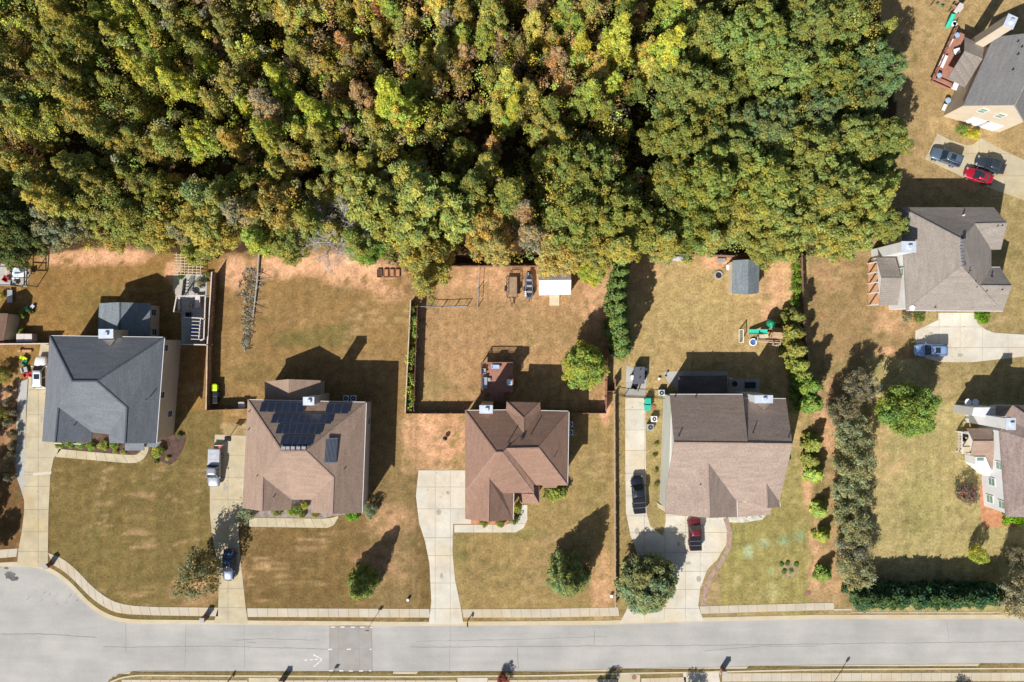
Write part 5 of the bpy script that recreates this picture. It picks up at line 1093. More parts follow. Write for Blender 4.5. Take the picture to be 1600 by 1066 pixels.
def vehicle(name, label, cat, px, py, ang, color, L=4.7, W=1.85, style='sedan', z=.035, metal=.25, sunroof=False, bed='black', rails=False):
    """ang: heading of the bonnet in degrees, 0 = photo right, 90 = photo up"""
    H = {'sedan':1.45,'suv':1.72,'pickup':1.85}[style]
    p = P(px, py, H*.6); t = thing(name, label, cat, (p.x, p.y, z), None, math.radians(ang)); ORG[t] = Vector((0,0,0))
    pm = carpaint('paint_'+name+str(len(bpy.data.materials)), color, metal); h = L/2; w = W/2
    belt = {'sedan':.92,'suv':1.05,'pickup':1.12}[style]; hood = belt-.05
    mb = MB()
    if style == 'pickup': loft(mb, [(-h,w*.93,.45,belt-.02,.0),(-h+.15,w*.98,.4,belt,.0),(-.35*h,w,.32,belt,.0),(.3*h,w,.32,belt,.03),(.42*h,w*.98,.32,hood+.03,.06),(.85*h,w*.93,.35,hood-.05,.06),(.96*h,w*.84,.4,hood-.2,.03),(h,w*.72,.45,.72,.02)])
    elif style == 'suv': loft(mb, [(-h,w*.80,.5,.85,.02),(-h+.1,w*.9,.42,belt-.02,.03),(-h+.4,w*.98,.35,belt,.02),(-.3*h,w,.32,belt,.0),(.3*h,w,.32,belt-.03,.03),(.52*h,w*.97,.32,hood,.07),(.85*h,w*.9,.35,hood-.12,.07),(.96*h,w*.78,.4,.72,.04),(h,w*.6,.45,.66,.02)])
    else: loft(mb, [(-h,w*.68,.45,.78,.02),(-h+.12,w*.85,.4,.9,.03),(-h+.6,w*.95,.35,.95,.04),(-.3*h,w,.3,belt,.0),(.25*h,w,.3,belt-.02,.02),(.5*h,w*.96,.3,hood-.03,.07),(.83*h,w*.9,.32,hood-.18,.07),(.95*h,w*.78,.38,.62,.04),(h,w*.58,.42,.56,.02)])
    body = mb.build('body', pm, t, smooth=True)
    m = body.modifiers.new('sub', 'SUBSURF'); m.levels = 1; m.render_levels = 1
    # greenhouse: base x0..x3, roof x1..x2
    if style == 'sedan': x0, x1, x2, x3 = -.72*h, -.38*h, .08*h, .40*h
    elif style == 'suv': x0, x1, x2, x3 = -.96*h, -.84*h, .12*h, .42*h
    else: x0, x1, x2, x3 = -.14*h, -.06*h, .30*h, .52*h
    wb, wt = w*.90, w*.72; zr = H
    v = [(x0,-wb,belt-.03),(x3,-wb*.94,belt-.05),(x3,wb*.94,belt-.05),(x0,wb,belt-.03),(x1,-wt,zr-.05),(x2,-wt*.97,zr-.05),(x2,wt*.97,zr-.05),(x1,wt,zr-.05)]
    gh = MB().add(v, [(0,3,2,1),(4,5,6,7),(0,1,5,4),(1,2,6,5),(2,3,7,6),(3,0,4,7)]).build('windows', M['carglass'], t, bevel=.05)
    rm = MB(); n = 5
    rv = []; 
    for i in range(n+1):
        x = x1-.06 + (x2+.06-x1+.06)*i/n; edge = 1 - .10*(abs(2*i/n-1)**3)
        for u in (-1,-.6,0,.6,1): rv.append((x, u*wt*1.03*edge, zr-.04+.05*(1-u*u)*(1-(2*i/n-1)**2*.5)))
    rm.add(rv, [(i*5+k, (i+1)*5+k, (i+1)*5+k+1, i*5+k+1) for i in range(n) for k in range(4)])
    ro = rm.build('roof', pm, t, smooth=True); sm = ro.modifiers.new('solid', 'SOLIDIFY'); sm.thickness = .05; sm.offset = -1
    for s in (-1, 1):
        MB().bar((x1,s*wt,zr-.06),(x0+.03,s*wb,belt),.09).bar((x2,s*wt*.97,zr-.06),(x3-.03,s*wb*.93,belt-.02),.06).bar(((x1+x2)/2,s*wt,zr-.06),((x0+x3)/2,s*wb,belt),.07).build('pillar', pm, t)
        MB().cbox((x3-.14,s*(w+.09),belt-.05),.14,.2,.15).build('mirror', pm, t, bevel=.03)
        MB().cbox((h-.24,s*w*.62,.62 if style!='pickup' else .78),.24,.34,.1,-s*.45).build('headlight', M['lamp_lens'], t, bevel=.02)
        MB().cbox((-h+.1,s*w*.72,.75),.14,.3,.14).build('tail_light', M['tail'], t, bevel=.02)
        for x in (-.60*h, .62*h):
            wm = MB().tube((x,s*(w-.24),.33),(x,s*(w-.02),.33),.34,n=18).build('wheel', M['tyre'], t, bevel=.02); MB().tube((x,s*(w-.03),.33),(x,s*(w-.005),.33),.21,n=14).build('rim', M['rim'], wm)
    if sunroof: MB().cbox(((x1+x2)/2+.25,0,zr+.012),.75,wt*1.15,.012).build('sunroof', M['carglass'], t, bevel=.01)
    if rails:
        for s in (-1,1): MB().bar((x1+.1,s*wt*.9,zr+.06),(x2-.1,s*wt*.88,zr+.06),.04).build('roof_rail', M['dark'], t)
    if style == 'pickup':
        b0, b1 = -h+.10, x0-.10
        if bed == 'open':
            MB().box(b0,b1,-w*.78,w*.78,.78,belt+.02).build('bed_floor', M['dark'], t)
        else: MB().box(b0-.02,b1,-w*.90,w*.90,belt-.02,belt+.06).build('bed_cover', M[bed], t, bevel=.03)
        if bed != 'open':
            for k in (1,2): MB().box(b0+(b1-b0)*k/3-.015,b0+(b1-b0)*k/3+.015,-w*.88,w*.88,belt+.06,belt+.072).build('cover_seam', M['steel'], t)
        MB().bar((-h+.02,-w*.9,belt+.03),(-h+.02,w*.9,belt+.03),.08).build('tailgate_top', pm, t)
    MB().box(h-.12,h-.02,-w*.45,w*.45,.45,.62).build('grille', M['dark'], t)
    MB().bar((x3+.05,-wb*.4,belt+.03),(x3-.1,wb*.1,belt+.12),.025).build('wiper', M['dark'], t)
    return t
vehicle('parked_suv', 'white suv parked beside the left wall of the slate-roofed house', 'car', 62, 582, 90, (.75,.75,.76), 4.8, 1.95, 'suv', metal=0, sunroof=True, rails=True)
vehicle('parked_pickup', 'silver pickup truck on the drive left of the solar-panel house', 'truck', 333.5, 731.5, -92, (.24,.26,.30), 5.7, 1.95, 'pickup', bed='steel')
vehicle('parked_car', 'dark blue sedan low on the long drive beside the sparse tree', 'car', 357, 883.5, -92, (.012,.04,.10), 4.75, 1.9, 'sedan')
vehicle('parked_pickup', 'black pickup with covered bed on the pale drive near the tan-brown house', 'truck', 998, 773, 94, (.012,.016,.028), 5.6, 1.95, 'pickup')
vehicle('parked_pickup', 'dark red pickup with black bed cover at the garage of the tan-brown house', 'truck', 1086.5, 834, 92, (.13,.015,.022), 5.0, 1.95, 'pickup')
vehicle('parked_suv', 'pale blue suv at the end of the drive above the lone leafy tree', 'car', 1455, 547.5, 180, (.25,.38,.62), 4.75, 1.95, 'suv', sunroof=True, rails=True)
vehicle('parked_suv', 'slate blue suv on the pale end of the top right driveway', 'car', 1480, 245, 160, (.10,.14,.20), 4.6, 1.9, 'suv', sunroof=True, rails=True)
vehicle('parked_car', 'dark grey sedan behind the red car on the top right driveway', 'car', 1548.5, 257, 160, (.035,.045,.06), 4.5, 1.85, 'sedan')
vehicle('parked_car', 'bright red car with dark sunroof on the top right driveway', 'car', 1530, 274.5, 161, (.42,.01,.03), 4.3, 1.8, 'sedan', sunroof=True)
# boat under a grey cover on its trailer beside it: hull + cover
bt = thing('covered_trailer', 'long dark grey covered trailer pointing up the side pad', 'trailer', P(1000,585,0))
mb = MB(); q = lambda x, y, z=1.5: P(x, y, z)
base = [(992,573),(1008,573),(1007,600),(990,600)]
MB().prism([q(*b).xy for b in base], .5, 1.5).build('cover', mat('charcoal_cover', S(105,105,112), .7, .1), bt, bevel=.06)
for x, y in ((1001,577),(1000,590)): MB().cbox(q(x,y)+Vector((0,0,.0)), .3, .12, .12, 1.0).build('cover_handle', M['black'], bt)
for x in (991.5,1007.5):
    MB().tube(P(x,590,.32)-Vector((.12,0,0)), P(x,590,.32)+Vector((.12,0,0)), .32, n=14).build('wheel', M['tyre'], bt)
MB().bar(P(1000,600,.55), P(997,612,.5), .1).build('tongue', M['dark'], bt)
# the small white object and black bin either side of the cover
def bin_(label, px, py, lid, body='black', s=.62, h=1.05, rot=0, name='wheelie_bin', cat='bin', group=None):
    p = P(px, py, h); t = thing(name, label, cat, (p.x, p.y, 0.0), group, rot); ORG[t] = Vector((0,0,0))
    MB().add([(-s*.4,-s*.4,.08),(s*.4,-s*.4,.08),(s*.4,s*.4,.08),(-s*.4,s*.4,.08),(-s/2,-s*.55,h-.06),(s/2,-s*.55,h-.06),(s/2,s*.55,h-.06),(-s/2,s*.55,h-.06)], [(0,3,2,1),(4,5,6,7),(0,1,5,4),(1,2,6,5),(2,3,7,6),(3,0,4,7)]).build('bin_body', M[body], t, bevel=.03)
    MB().box(-s*.54,s*.54,-s*.6,s*.6,h-.06,h+.03).build('lid', M[lid], t, bevel=.03)
    MB().bar((-s*.4,s*.66,h-.05),(s*.4,s*.66,h-.05),.05).build('handle', M[body], t)
    for k in (-1,1): MB().tube((k*s*.46,s*.4,.12),(k*s*.40,s*.4,.12),.12,n=10).build('wheel', M['tyre'], t)
    return t
bin_('wheeled bin with lime green lid in the corner by the tan-capped fence', 334.5, 606, 'lime', 'lime', .8)
bin_('dark blue bin just below the lime green one', 336, 616, 'black', 'blue', .7); bin_('dark bin lowest in the fence corner below the lime one', 336, 626, 'black', 'black', .7)
bin_('upper teal bin standing beside the pale driveway', 1012.5, 628, 'teal', 'teal', .85, 1.1); bin_('lower teal bin standing beside the pale driveway', 1012, 636.5, 'teal', 'teal', .85, 1.1)
bin_('grey bin against the fence left of the solar-panel house', 377, 634, 'rail', 'steel', .85, .9)
bin_('small white tub left of the covered trailer', 988.5, 590, 'white', 'steel', .55, .9, name='storage_tub', cat='tub')
def ac(label, px, py, m='steel', s=.85, group='air conditioning units'):
    p = P(px, py, .85); t = thing('ac_unit', label, 'air conditioner', (p.x, p.y, 0), group); ORG[t] = Vector((0,0,0))
    MB().box(-s/2,s/2,-s/2,s/2,.05,.85).build('casing', M[m], t, bevel=.03)
    MB().tube((0,0,.85),(0,0,.87),s*.38,n=20).build('fan_guard', M['dark'], t); MB().tube((0,0,.87),(0,0,.9),.1,n=10).build('fan_hub', M[m], t)
    return t
ac('left of two blue-grey cooling units behind the solar-panel house', 540.5, 622.5, 'cap'); ac('right of two blue-grey cooling units behind the solar-panel house', 552, 622.5, 'cap')
ac('white fan-topped cooling unit beside the sage wall', 1022.5, 655, 'white'); ac('grey cooling unit below the white one beside the sage wall', 1016.5, 668, 'steel', .95)
ac('upper cooling unit at the right wall of the red-brown house', 891, 663, 'cap', .8); ac('lower cooling unit at the right wall of the red-brown house', 891, 676, 'cap', .8)
ac('cooling unit in the shade behind the sage-walled house', 1034, 614, 'cap', .9)
# utility trailer: rails, boards, wheels
ut = thing('utility_trailer', 'flatbed utility trailer with wooden deck and black rails near the pipe fence', 'trailer', P(800,449,0))
x0, x1, y0, y1 = P(792.5,0,.7).x, P(807.5,0,.7).x, P(0,464.5,.7).y, P(0,433,.7).y
nb = 7; bw = (x1-x0)/nb
for k in range(nb): MB().box(x0+k*bw+.01, x0+(k+1)*bw-.01, y0, y1, .62, .68).build('board', M['wood'], ut)
mb = MB()
for x in (x0-.06, x1+.06):
    mb.bar((x,y0,1.15),(x,y1,1.15),.07).bar((x,y0,.65),(x,y1,.65),.09)
    for k in range(6): mb.bar((x,y0+(y1-y0)*k/5,.6),(x,y0+(y1-y0)*k/5,1.15),.05)
mb.bar((x0,y1,1.15),(x1,y1,1.15),.07).bar((x0,y0,.65),(x1,y0,.65),.09); mb.build('side_rail', M['dark'], ut)
gm = MB()
for k in range(6): gm.bar((x0+(x1-x0)*k/5,y1+.06,.65),(x0+(x1-x0)*k/5,y1+.12,1.9),.05)
gm.bar((x0,y1+.12,1.9),(x1,y1+.12,1.9),.06).bar((x0,y1+.09,1.3),(x1,y1+.09,1.3),.05); gm.build('ramp_gate', M['dark'], ut)
MB().bar((x0+.3,y0,.6),((x0+x1)/2,y0-1.1,.55),.08).bar((x1-.3,y0,.6),((x0+x1)/2,y0-1.1,.55),.08).bar(((x0+x1)/2,y0-.9,.55),((x0+x1)/2,y0-1.4,.5),.12).build('tongue', M['dark'], ut)
for s, x in ((-1,x0-.26),(1,x1+.26)):
    yy = (y0+y1)/2-.2; MB().tube((x-.1,yy,.33),(x+.1,yy,.33),.33,n=16).build('wheel', M['tyre'], ut); MB().box(x-.14,x+.14,yy-.42,yy+.42,.68,.74).build('fender', M['dark'], ut)
# dark loaded trailer beside it
jt = thing('jon_boat', 'narrow dark grey boat on a trailer between the flatbed and the white-roofed shed', 'boat', P(825,450,0))
sh = [(822,430),(828,427),(832,431),(833,445),(833,462),(830,467),(823,467),(820,460),(820,440)]
MB().prism([P(x,y,.9).xy for x, y in sh], .45, .9).build('hull', mat('boat_grey', S(115,118,126), .5, .15), jt, bevel=.05)
sh2 = [(824,432),(828,430),(830.5,433),(831,446),(831,460),(829,464),(824,464),(822.5,458),(822.5,440)]
MB().prism([P(x,y,.93).xy for x, y in sh2], .9, .93).build('deck', M['dark'], jt)
for k, y in enumerate((438,447,456)): MB().box(P(823,0,.9).x, P(831,0,.9).x, P(0,y+1.6,.9).y, P(0,y-1.6,.9).y, .93, 1.02).build('bench', M['steel'], jt, bevel=.02)
for y in (456,459,462): MB().cbox(P(821.3,y,1.0), .25, .22, .2).build('bucket', M['white'], jt, bevel=.03)
MB().tube(P(826,428,.9), P(826,424.5,1.1), .3, .25, n=12).build('motor', M['black'], jt)
for x in (819,834): MB().tube(P(x,452,.3)-Vector((.1,0,0)), P(x,452,.3)+Vector((.1,0,0)), .3, n=14).build('wheel', M['tyre'], jt)
MB().bar(P(827,466,.5), P(827,472,.45), .12).build('tongue', M['dark'], jt)
# sheds
W1 = thing('shed', 'small shed with white front roof slope and timber ramp', 'shed', P(867,440,0), 'garden sheds')
s1 = dict(a=P(842,418,2.4), b=P(892,417,2.4), c=P(892.5,437.5,3.2), d=P(842,438,3.2), e=P(842,461.5,2.4), f=P(892,460.5,2.4))
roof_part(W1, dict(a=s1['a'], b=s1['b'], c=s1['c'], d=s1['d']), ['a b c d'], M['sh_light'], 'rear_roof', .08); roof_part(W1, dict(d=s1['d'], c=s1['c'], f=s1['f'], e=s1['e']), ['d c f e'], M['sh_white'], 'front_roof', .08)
walls(W1, [s1['a'], s1['b'], s1['f'], s1['e']], 2.3, M['wall_tan'], .12)
for sx in (.12, -.24):
    X = s1['a'].x+sx if sx > 0 else s1['b'].x+sx
    MB().add([(X,s1['a'].y-.15,2.3),(X,s1['e'].y+.15,2.3),(X,s1['d'].y,3.1),(X+.12,s1['a'].y-.15,2.3),(X+.12,s1['e'].y+.15,2.3),(X+.12,s1['d'].y,3.1)], [(0,1,2),(5,4,3),(0,3,4,1),(1,4,5,2),(2,5,3,0)]).build('gable_wall', M['wall_tan'], W1)
rx0, rx1, ry1, ry0 = P(858.5,0,.1).x, P(874,0,.1).x, P(0,460,.2).y, P(0,477.5,.1).y
RP = W1
for k in range(8):
    ya = ry0+(ry1-ry0)*k/8; yb = ry0+(ry1-ry0)*(k+1)/8-.02; za = .06+.28*k/8
    MB().add([(rx0,ya,za),(rx1,ya,za),(rx1,yb,za+.03),(rx0,yb,za+.03)]+[(rx0,ya,za-.05),(rx1,ya,za-.05),(rx1,yb,za-.02),(rx0,yb,za-.02)], [(0,1,2,3),(7,6,5,4),(0,4,5,1),(1,5,6,2),(2,6,7,3),(3,7,4,0)]).build('ramp_board', M['deck_cream'], RP)
W2 = thing('shed', 'shed with grey shingle roof and tan walls in the grassy yard', 'shed', P(1166,433,0), 'garden sheds')
s2 = dict(a=P(1145,407,2.6), b=P(1168.6,405.5,3.6), c=P(1187,407.5,2.6), d=P(1185.5,458,2.6), e=P(1168.6,460.5,3.6), f=P(1144,459,2.6))
roof_part(W2, s2, ['a b e f', 'b c d e'], M['sh_grey2'], th=.1); ridge(W2, s2, 'b e', shingle('shed_caps', S(150,156,158)), .16); walls(W2, [s2['a'], s2['c'], s2['d'], s2['f']], 2.5, M['wall_tan'], .12)
for k, fr in enumerate(((s2['a'],s2['c'],s2['b'],-.15),(s2['f'],s2['d'],s2['e'],.27))):
    a, b, c, o = fr; z = Vector((0,o,-.1)); MB().add([a+z+Vector((.15,0,0)), b+z-Vector((.15,0,0)), c+z, a+z+Vector((.15,-.12,0)), b+z-Vector((.15,.12,0)), c+z-Vector((0,.12,0))], [(0,1,2),(5,4,3),(0,3,4,1),(1,4,5,2),(2,5,3,0)]).build('gable_wall', M['wall_tan'], W2)
# deck of house 3
D3 = thing('deck', 'red timber deck with dark railing behind the red-brown house', 'deck', P(777,590,0))
x0, x1, y0, y1 = P(752,0,1.4).x, P(801,0,1.4).x, P(0,613,1.4).y, P(0,566.5,1.4).y
nb = 26; bw = (y1-y0)/nb
for k in range(nb): MB().box(x0, x1, y0+k*bw+.008, y0+(k+1)*bw-.008, 1.3, 1.4).build('board', M['deck_red'], D3)
rl = MB()
for a, b in (((x0,y0),(x0,y1)),((x0,y1),(x1,y1)),((x1,y1),(x1,y0+1.2)),((x0,y0),(x0+1.4,y0))):
    a = Vector((*a,0)); b = Vector((*b,0)); n = int((b-a).length/.16)
    rl.bar(a+Vector((0,0,2.35)), b+Vector((0,0,2.35)), .14, .05).bar(a+Vector((0,0,1.5)), b+Vector((0,0,1.5)), .05)
    for i in range(n+1): p = a.lerp(b, i/n); rl.bar(p+Vector((0,0,1.45)), p+Vector((0,0,2.35)), .035)
rl.build('railing', M['fence'], D3)
for x in (x0+.1, (x0+x1)/2, x1-.1):
    for y in (y0+.1, y1-.1): MB().bar((x,y,0),(x,y,1.3),.14).build('post', M['fence'], D3)
sp = MB()
for k in range(6): sp.box((x0+x1)/2-1, (x0+x1)/2+1, y0-.28*(k+1), y0-.28*k-.02, 1.2-.2*k-.05, 1.2-.2*k)
sp.build('stair', M['deck_red'], D3)
def furn(name, label, cat, px, py, z, sx, sy, h, m, rot=0, back=True, group=None):
    p = P(px, py, z+h*.5); t = thing(name, label, cat, (p.x, p.y, z), group, math.radians(rot)); ORG[t] = Vector((0,0,0))
    MB().box(-sx/2,sx/2,-sy/2,sy/2,h*.55,h*.7).build('seat' if back else 'top', M[m], t, bevel=.03)
    for a in (-1,1):
        for b in (-1,1): MB().box(a*sx*.42-.03,a*sx*.42+.03,b*sy*.42-.03,b*sy*.42+.03,0,h*.55).build('leg', M['dark'], t)
    if back:
        MB().box(-sx/2,-sx/2+.12,-sy/2,sy/2,h*.7,h*1.3).build('backrest', M[m], t, bevel=.03)
        for a in (-1,1): MB().box(-sx/2,sx/2,a*sy/2-.05,a*sy/2+.05,h*.7,h*.95).build('arm', M[m], t)
    return t
furn('outdoor_bench', 'pale blue cushioned bench along the top railing of the red deck', 'bench', 774,573,1.4,.6,1.1,.6,'pale_blue',-90)
furn('lounge_chair', 'grey-cushioned chair at the left railing of the red deck', 'chair', 755,580,1.4,.8,.7,.65,'steel'); furn('patio_sofa', 'long pale sofa in the lower left of the red deck', 'sofa', 757,598,1.4,.8,1.5,.65,'steel')
furn('side_table', 'small grey square table in front of the pale sofa', 'table', 764,593,1.4,.5,.5,.45,'steel',0,False); furn('lounge_chair', 'shaded chair at the right side of the red deck', 'chair', 796,597,1.4,.8,.8,.6,'cap',180)
# furniture on deck 7
def umb(name, label, px, py, z, r, m, group=None):
    p = P(px, py, z+.7); t = thing(name, label, 'table', (p.x, p.y, z), group); ORG[t] = Vector((0,0,0))
    MB().lathe([(r*.2,.68),(r,.68),(r,.73),(r*.3,.75)], 18).build('top', M[m], t); MB().tube((0,0,0),(0,0,.68),.05,n=8).build('pedestal', M['dark'], t); MB().tube((0,0,0),(0,0,.04),r*.5,n=14).build('foot', M['dark'], t); return t
umb('round_table', 'round blue-white table at the upper end of the long red deck', 1496,55,1.2,.38,'pale_blue'); umb('round_table', 'round blue-white table at the lower end of the long red deck', 1468,118,1.2,.38,'pale_blue')
furn('long_table', 'long cream table midway along the red-brown deck rail', 'table', 1473,96,1.2,1.9,.75,.8,'white',66,False); furn('lounge_chair', 'white chair beside the porch roof on the long deck', 'chair', 1494,81,1.2,.7,.7,.6,'white',200); furn('outdoor_bench', 'narrow white bench at the rail of the long deck', 'bench', 1485,67,1.2,.35,1.3,.45,'white',-30,False)
umb('round_tub', 'round blue-white tub on the paving below the long deck', 1481.5,157,0,.42,'pale_blue'); furn('storage_bench', 'white storage bench below the round tub by the cream wall', 'bench', 1475,168,0,1.0,.5,.6,'white',66,False); furn('patio_table', 'pale table under the corner of the porch roof', 'table', 1492,135,.3,1.1,.8,.7,'white',66,False)
furn('garden_chair', 'dark chair beside the grill on the small cream deck', 'chair', 1505,686,.6,.55,.55,.6,'black',40)
gr = thing('grill', 'black grill on the small cream deck', 'grill', P(1505,680,.6)); MB().cbox(P(1505,680,.6)+Vector((0,0,.6)), .6,.45,.35).build('hood', M['black'], gr, bevel=.08); MB().cbox(P(1505,680,.6)+Vector((0,0,.0)), .5,.4,.6).build('cart', M['dark'], gr); MB().cbox(P(1505,680,.6)+Vector((.42,0,.55)), .25,.4,.04).build('shelf', M['steel'], gr)
# dishes on poles
for px, py, w in ((1512.5,628.5,'left'),(1524,628.5,'right')):
    p = P(px, py, 2.3); t = thing('pole_dish', f'{w} one of two white round dishes on poles above the white rear wall', 'dish', (p.x, p.y, 0), 'white dishes on poles'); ORG[t] = Vector((0,0,0))
    MB().tube((0,0,0),(0,0,2.2),.04,n=8).build('pole', M['steel'], t)
    MB().lathe([(.05,2.2),(.3,2.24),(.48,2.32),(.5,2.34),(.3,2.28),(.02,2.26)], 18).build('dish', M['white'], t)
# mailboxes
def brick_mail(label, px, py, rot=0, h=1.35, w=.62):
    p = P(px, py, h); t = thing('brick_mailbox', label, 'mailbox', (p.x, p.y, 0), 'brick mailboxes by the kerb', rot); ORG[t] = Vector((0,0,0))
    n = 16; ch = h/n
    for k in range(n):   # courses: alternately set bricks
        mb = MB(); e = 0 if k % 2 else .012
        mb.box(-w/2+e,w/2-e,-w/2+.0,w/2,k*ch+.006,(k+1)*ch-.004); o = mb.build('course', M['brick'], t)
    MB().box(-w/2-.05,w/2+.05,-w/2-.05,w/2+.05,h,h+.08).build('cap', M['patio'], t, bevel=.02)
    MB().box(-.12,.12,-w/2-.06,-w/2-.0,h*.66,h*.83).build('mailbox_door', M['dark'], t)
    return t
brick_mail('brick mailbox where the drive meets the round end of the street', 70.5, 886, .6); brick_mail('pale-capped brick mailbox at the left of the solar-house drive', 315.5, 969.5)
brick_mail('brick mailbox on the lower kerb left of the speed table', 438, 1068); brick_mail('brick mailbox on the lower kerb at the right-hand drive', 1132.5, 1053)
def post_mail(label, px, py, h=1.15, m='black'):
    p = P(px, py, h); t = thing('post_mailbox', label, 'mailbox', (p.x, p.y, 0), 'post mailboxes by the kerb'); ORG[t] = Vector((0,0,0))
    MB().bar((0,0,0),(0,0,h-.1),.11).build('post', M[m], t); MB().bar((0,.1,h-.15),(0,-.45,h-.15),.08).build('arm', M[m], t)
    b = MB().box(-.1,.1,-.5,.02,h-.1,h+.08).tube((0,-.5,h+.08),(0,.02,h+.08),.1,n=12).build('box', M[m], t); MB().box(.1,.12,-.3,-.24,h,h+.22).build('flag', M['red'], t)
post_mail('black post mailbox at the kerb right of the pale driveway', 730.5, 974); post_mail('post mailbox on the lower verge above the left drive mouth', 353, 1069)
# sign posts / lamps
def pole(label, px, py, h, head='sign', name='road_sign', cat='sign'):
    b = P(px, py, 0); t = thing(name, label, cat, (b.x, b.y, 0)); ORG[t] = Vector((0,0,0))
    MB().tube((0,0,0),(0,0,h),.035,n=8).build('post', M['steel'], t)
    if head == 'sign': MB().box(-.28,.28,-.02,.02,h-.55,h+.05).build('panel', M['steel'], t)
    else: MB().bar((0,0,h),(0,.45,h+.1),.05).build('arm', M['dark'], t); MB().cbox((0,.5,h),.3,.55,.16).build('lamp_head', M['dark'], t, bevel=.03)
    return t
pole('slim road sign on the upper verge beside the speed table', 579, 975.5, 2.7); pole('slim road sign below the speed table on the lower verge', 510, 1067, 2.6)
t = thing('street_lamp', 'tall dark street lamp rising at the bottom edge on the right', 'street lamp', P(1286,1092,0)); ORG[t] = Vector((0,0,0))
MB().tube((0,0,0),(0,0,5.4),.07,.05,8).build('post', M['dark'], t); MB().lathe([(.16,5.4),(.22,5.75),(.12,5.95),(.02,6.0)],12).build('lantern', M['dark'], t); MB().tube((0,0,0),(0,0,.5),.13,.09,10).build('base', M['dark'], t)
# mailbox cluster at 788,1050 : red flowering planter post
t = tree('shrub', 'dark red leafy mailbox shrub on the lower verge in the middle', 'shrub', 786, 1064, 11, 'small', G['red'], hs=.8, var=0)
# small things on the lawns
def yardbox(label, px, py, s=.3, h=.45, m='white', name='utility_box', cat='utility box', m2=None):
    p = P(px, py, h); t = thing(name, label, cat, (p.x, p.y, 0)); ORG[t] = Vector((0,0,0))
    MB().box(-s/2,s/2,-s/2,s/2,0,h).build('cabinet', M[m], t, bevel=.02); MB().box(-s/2-.02,s/2+.02,-s/2-.02,s/2+.02,h,h+.05).build('lid', M[m2 or m], t, bevel=.01)
yardbox('small white utility box on the lawn near the middle driveway', 637, 938); yardbox('small white utility box at the foot of the low tan fence', 955.5, 932, .35, .4, 'white'); yardbox('cream valve box tucked under the largest round tree', 962, 942, .25, .2)
ragged(1262,927,5,5,.018,M['brick'],'manhole_cover',seed=2); tag([o for o in COL.objects if o.name.startswith('manhole_cover')][-1], 'round reddish manhole cover in the lawn near the right verge', 'manhole cover')
def disc(name, label, px, py, r, m, cat, z=.05):
    p = P(px, py, z); o = MB().tube((0,0,0),(0,0,z),r,n=22).build(name, M[m]); o.location = (p.x,p.y,0); tag(o, label, cat)
disc('drain_cover', 'round rusty drain cover in the lower verge apron', 991, 1058.5, .36, 'brick', 'drain cover')
# kerb inlet openings
t = MB().box(P(1124,0,0).x, P(1129,0,0).x, P(0,1053.5,0).y, P(0,1047,0).y, -.1, .07).build('kerb_inlet', M['fence_tan']); tag(t, 'small square kerb marker beside the right-hand brick mailbox', 'kerb inlet')
# raised beds
for i, x in enumerate((592.5,602.5,611.5,620.5)):
    t = thing('raised_bed', ('leftmost','second','third','rightmost')[i]+' of four wooden garden beds on the clay bank', 'garden bed', P(x,427,0), 'four raised garden beds')
    xa, xb, ya, yb = P(x-3.4,0,.3).x, P(x+3.4,0,.3).x, P(0,433.5,.3).y, P(0,421,.3).y
    for a, b in (((xa,ya),(xb,ya)),((xb,ya),(xb,yb)),((xb,yb),(xa,yb)),((xa,yb),(xa,ya))): MB().bar((*a,.15),(*b,.15),.07,.32).build('plank', M['fence'], t)
    MB().box(xa+.05,xb-.05,ya+.05,yb-.05,0,.18).build('soil', M['mulch'] if i == 0 else M['clay'], t)
# lattice frame at the back of the patio
t = thing('lattice_frame', 'white timber lattice frame lying over the clay behind the patio', 'trellis', P(292,412,0))
for k in range(8):
    y = 397+k*4.4; MB().bar(P(273,y+1,1.0), P(312 if k > 4 else 318,y+2.5,1.0), .10,.06).build('slat', M['deck_cream'], t)
for k in range(7):
    x = 276+k*6.2; MB().bar(P(x,395,.92), P(x,429,.92), .09,.06).build('crossbar', M['deck_cream'], t)
for x, y in ((274,398),(274,428),(315,430),(312,398)): p = P(x,y,.9); MB().bar((p.x,p.y,0),p,.12).build('post', M['deck_cream'], t)
# patio pergola frame of house 1
t = thing('pergola', 'open white pergola frame standing over the long shaded patio', 'pergola', P(302,500,0))
h = 2.4
for a, b in (((276,463),(322,462)),((276,463),(271.5,487)),((321,462),(318.5,530)),((288,496),(315,497.5)),((315,497.5),(321,500)),((313,532),(318.5,530))): MB().bar(P(*a,h), P(*b,h), .16,.1).build('beam', M['rail'], t)
MB().bar(P(313.5,498,h), P(310.5,530,h), .12,.1).build('beam', M['rail'], t)
for k in range(6): MB().bar(P(300+k*-.3,502+k*5.6,h+.1), P(313,502.5+k*5.6,h+.1), .09,.06).build('rafter', M['rail'], t)
for x, y in ((276,463),(321,462),(318.5,530),(288,496),(271.5,487),(310.5,530)): p = P(x,y,h-.06); MB().bar((p.x,p.y,0),p,.14).build('post', M['rail'], t)
umb('round_table', 'round blue pool-like table under the pergola rafters', 303,516,0,.62,'blue')
umb('round_table', 'round white stone table with ring at the middle of the patio', 299,460,0,.5,'patio')
furn('patio_sofa', 'grey corner sofa at the right of the patio', 'sofa', 310,471,0,.9,1.8,.6,'rail',180); furn('lounge_chair', 'black chair in the middle of the long patio', 'chair', 295.5,492,0,.7,.6,.6,'black'); furn('lounge_chair', 'dark lounge chair by the sunny patio edge', 'chair', 298,478,0,.6,.5,.6,'fence_tan',90)
furn('outdoor_bench', 'narrow grey bench on the left side of the patio', 'bench', 280,475,0,.4,2.0,.45,'rail',0,False)
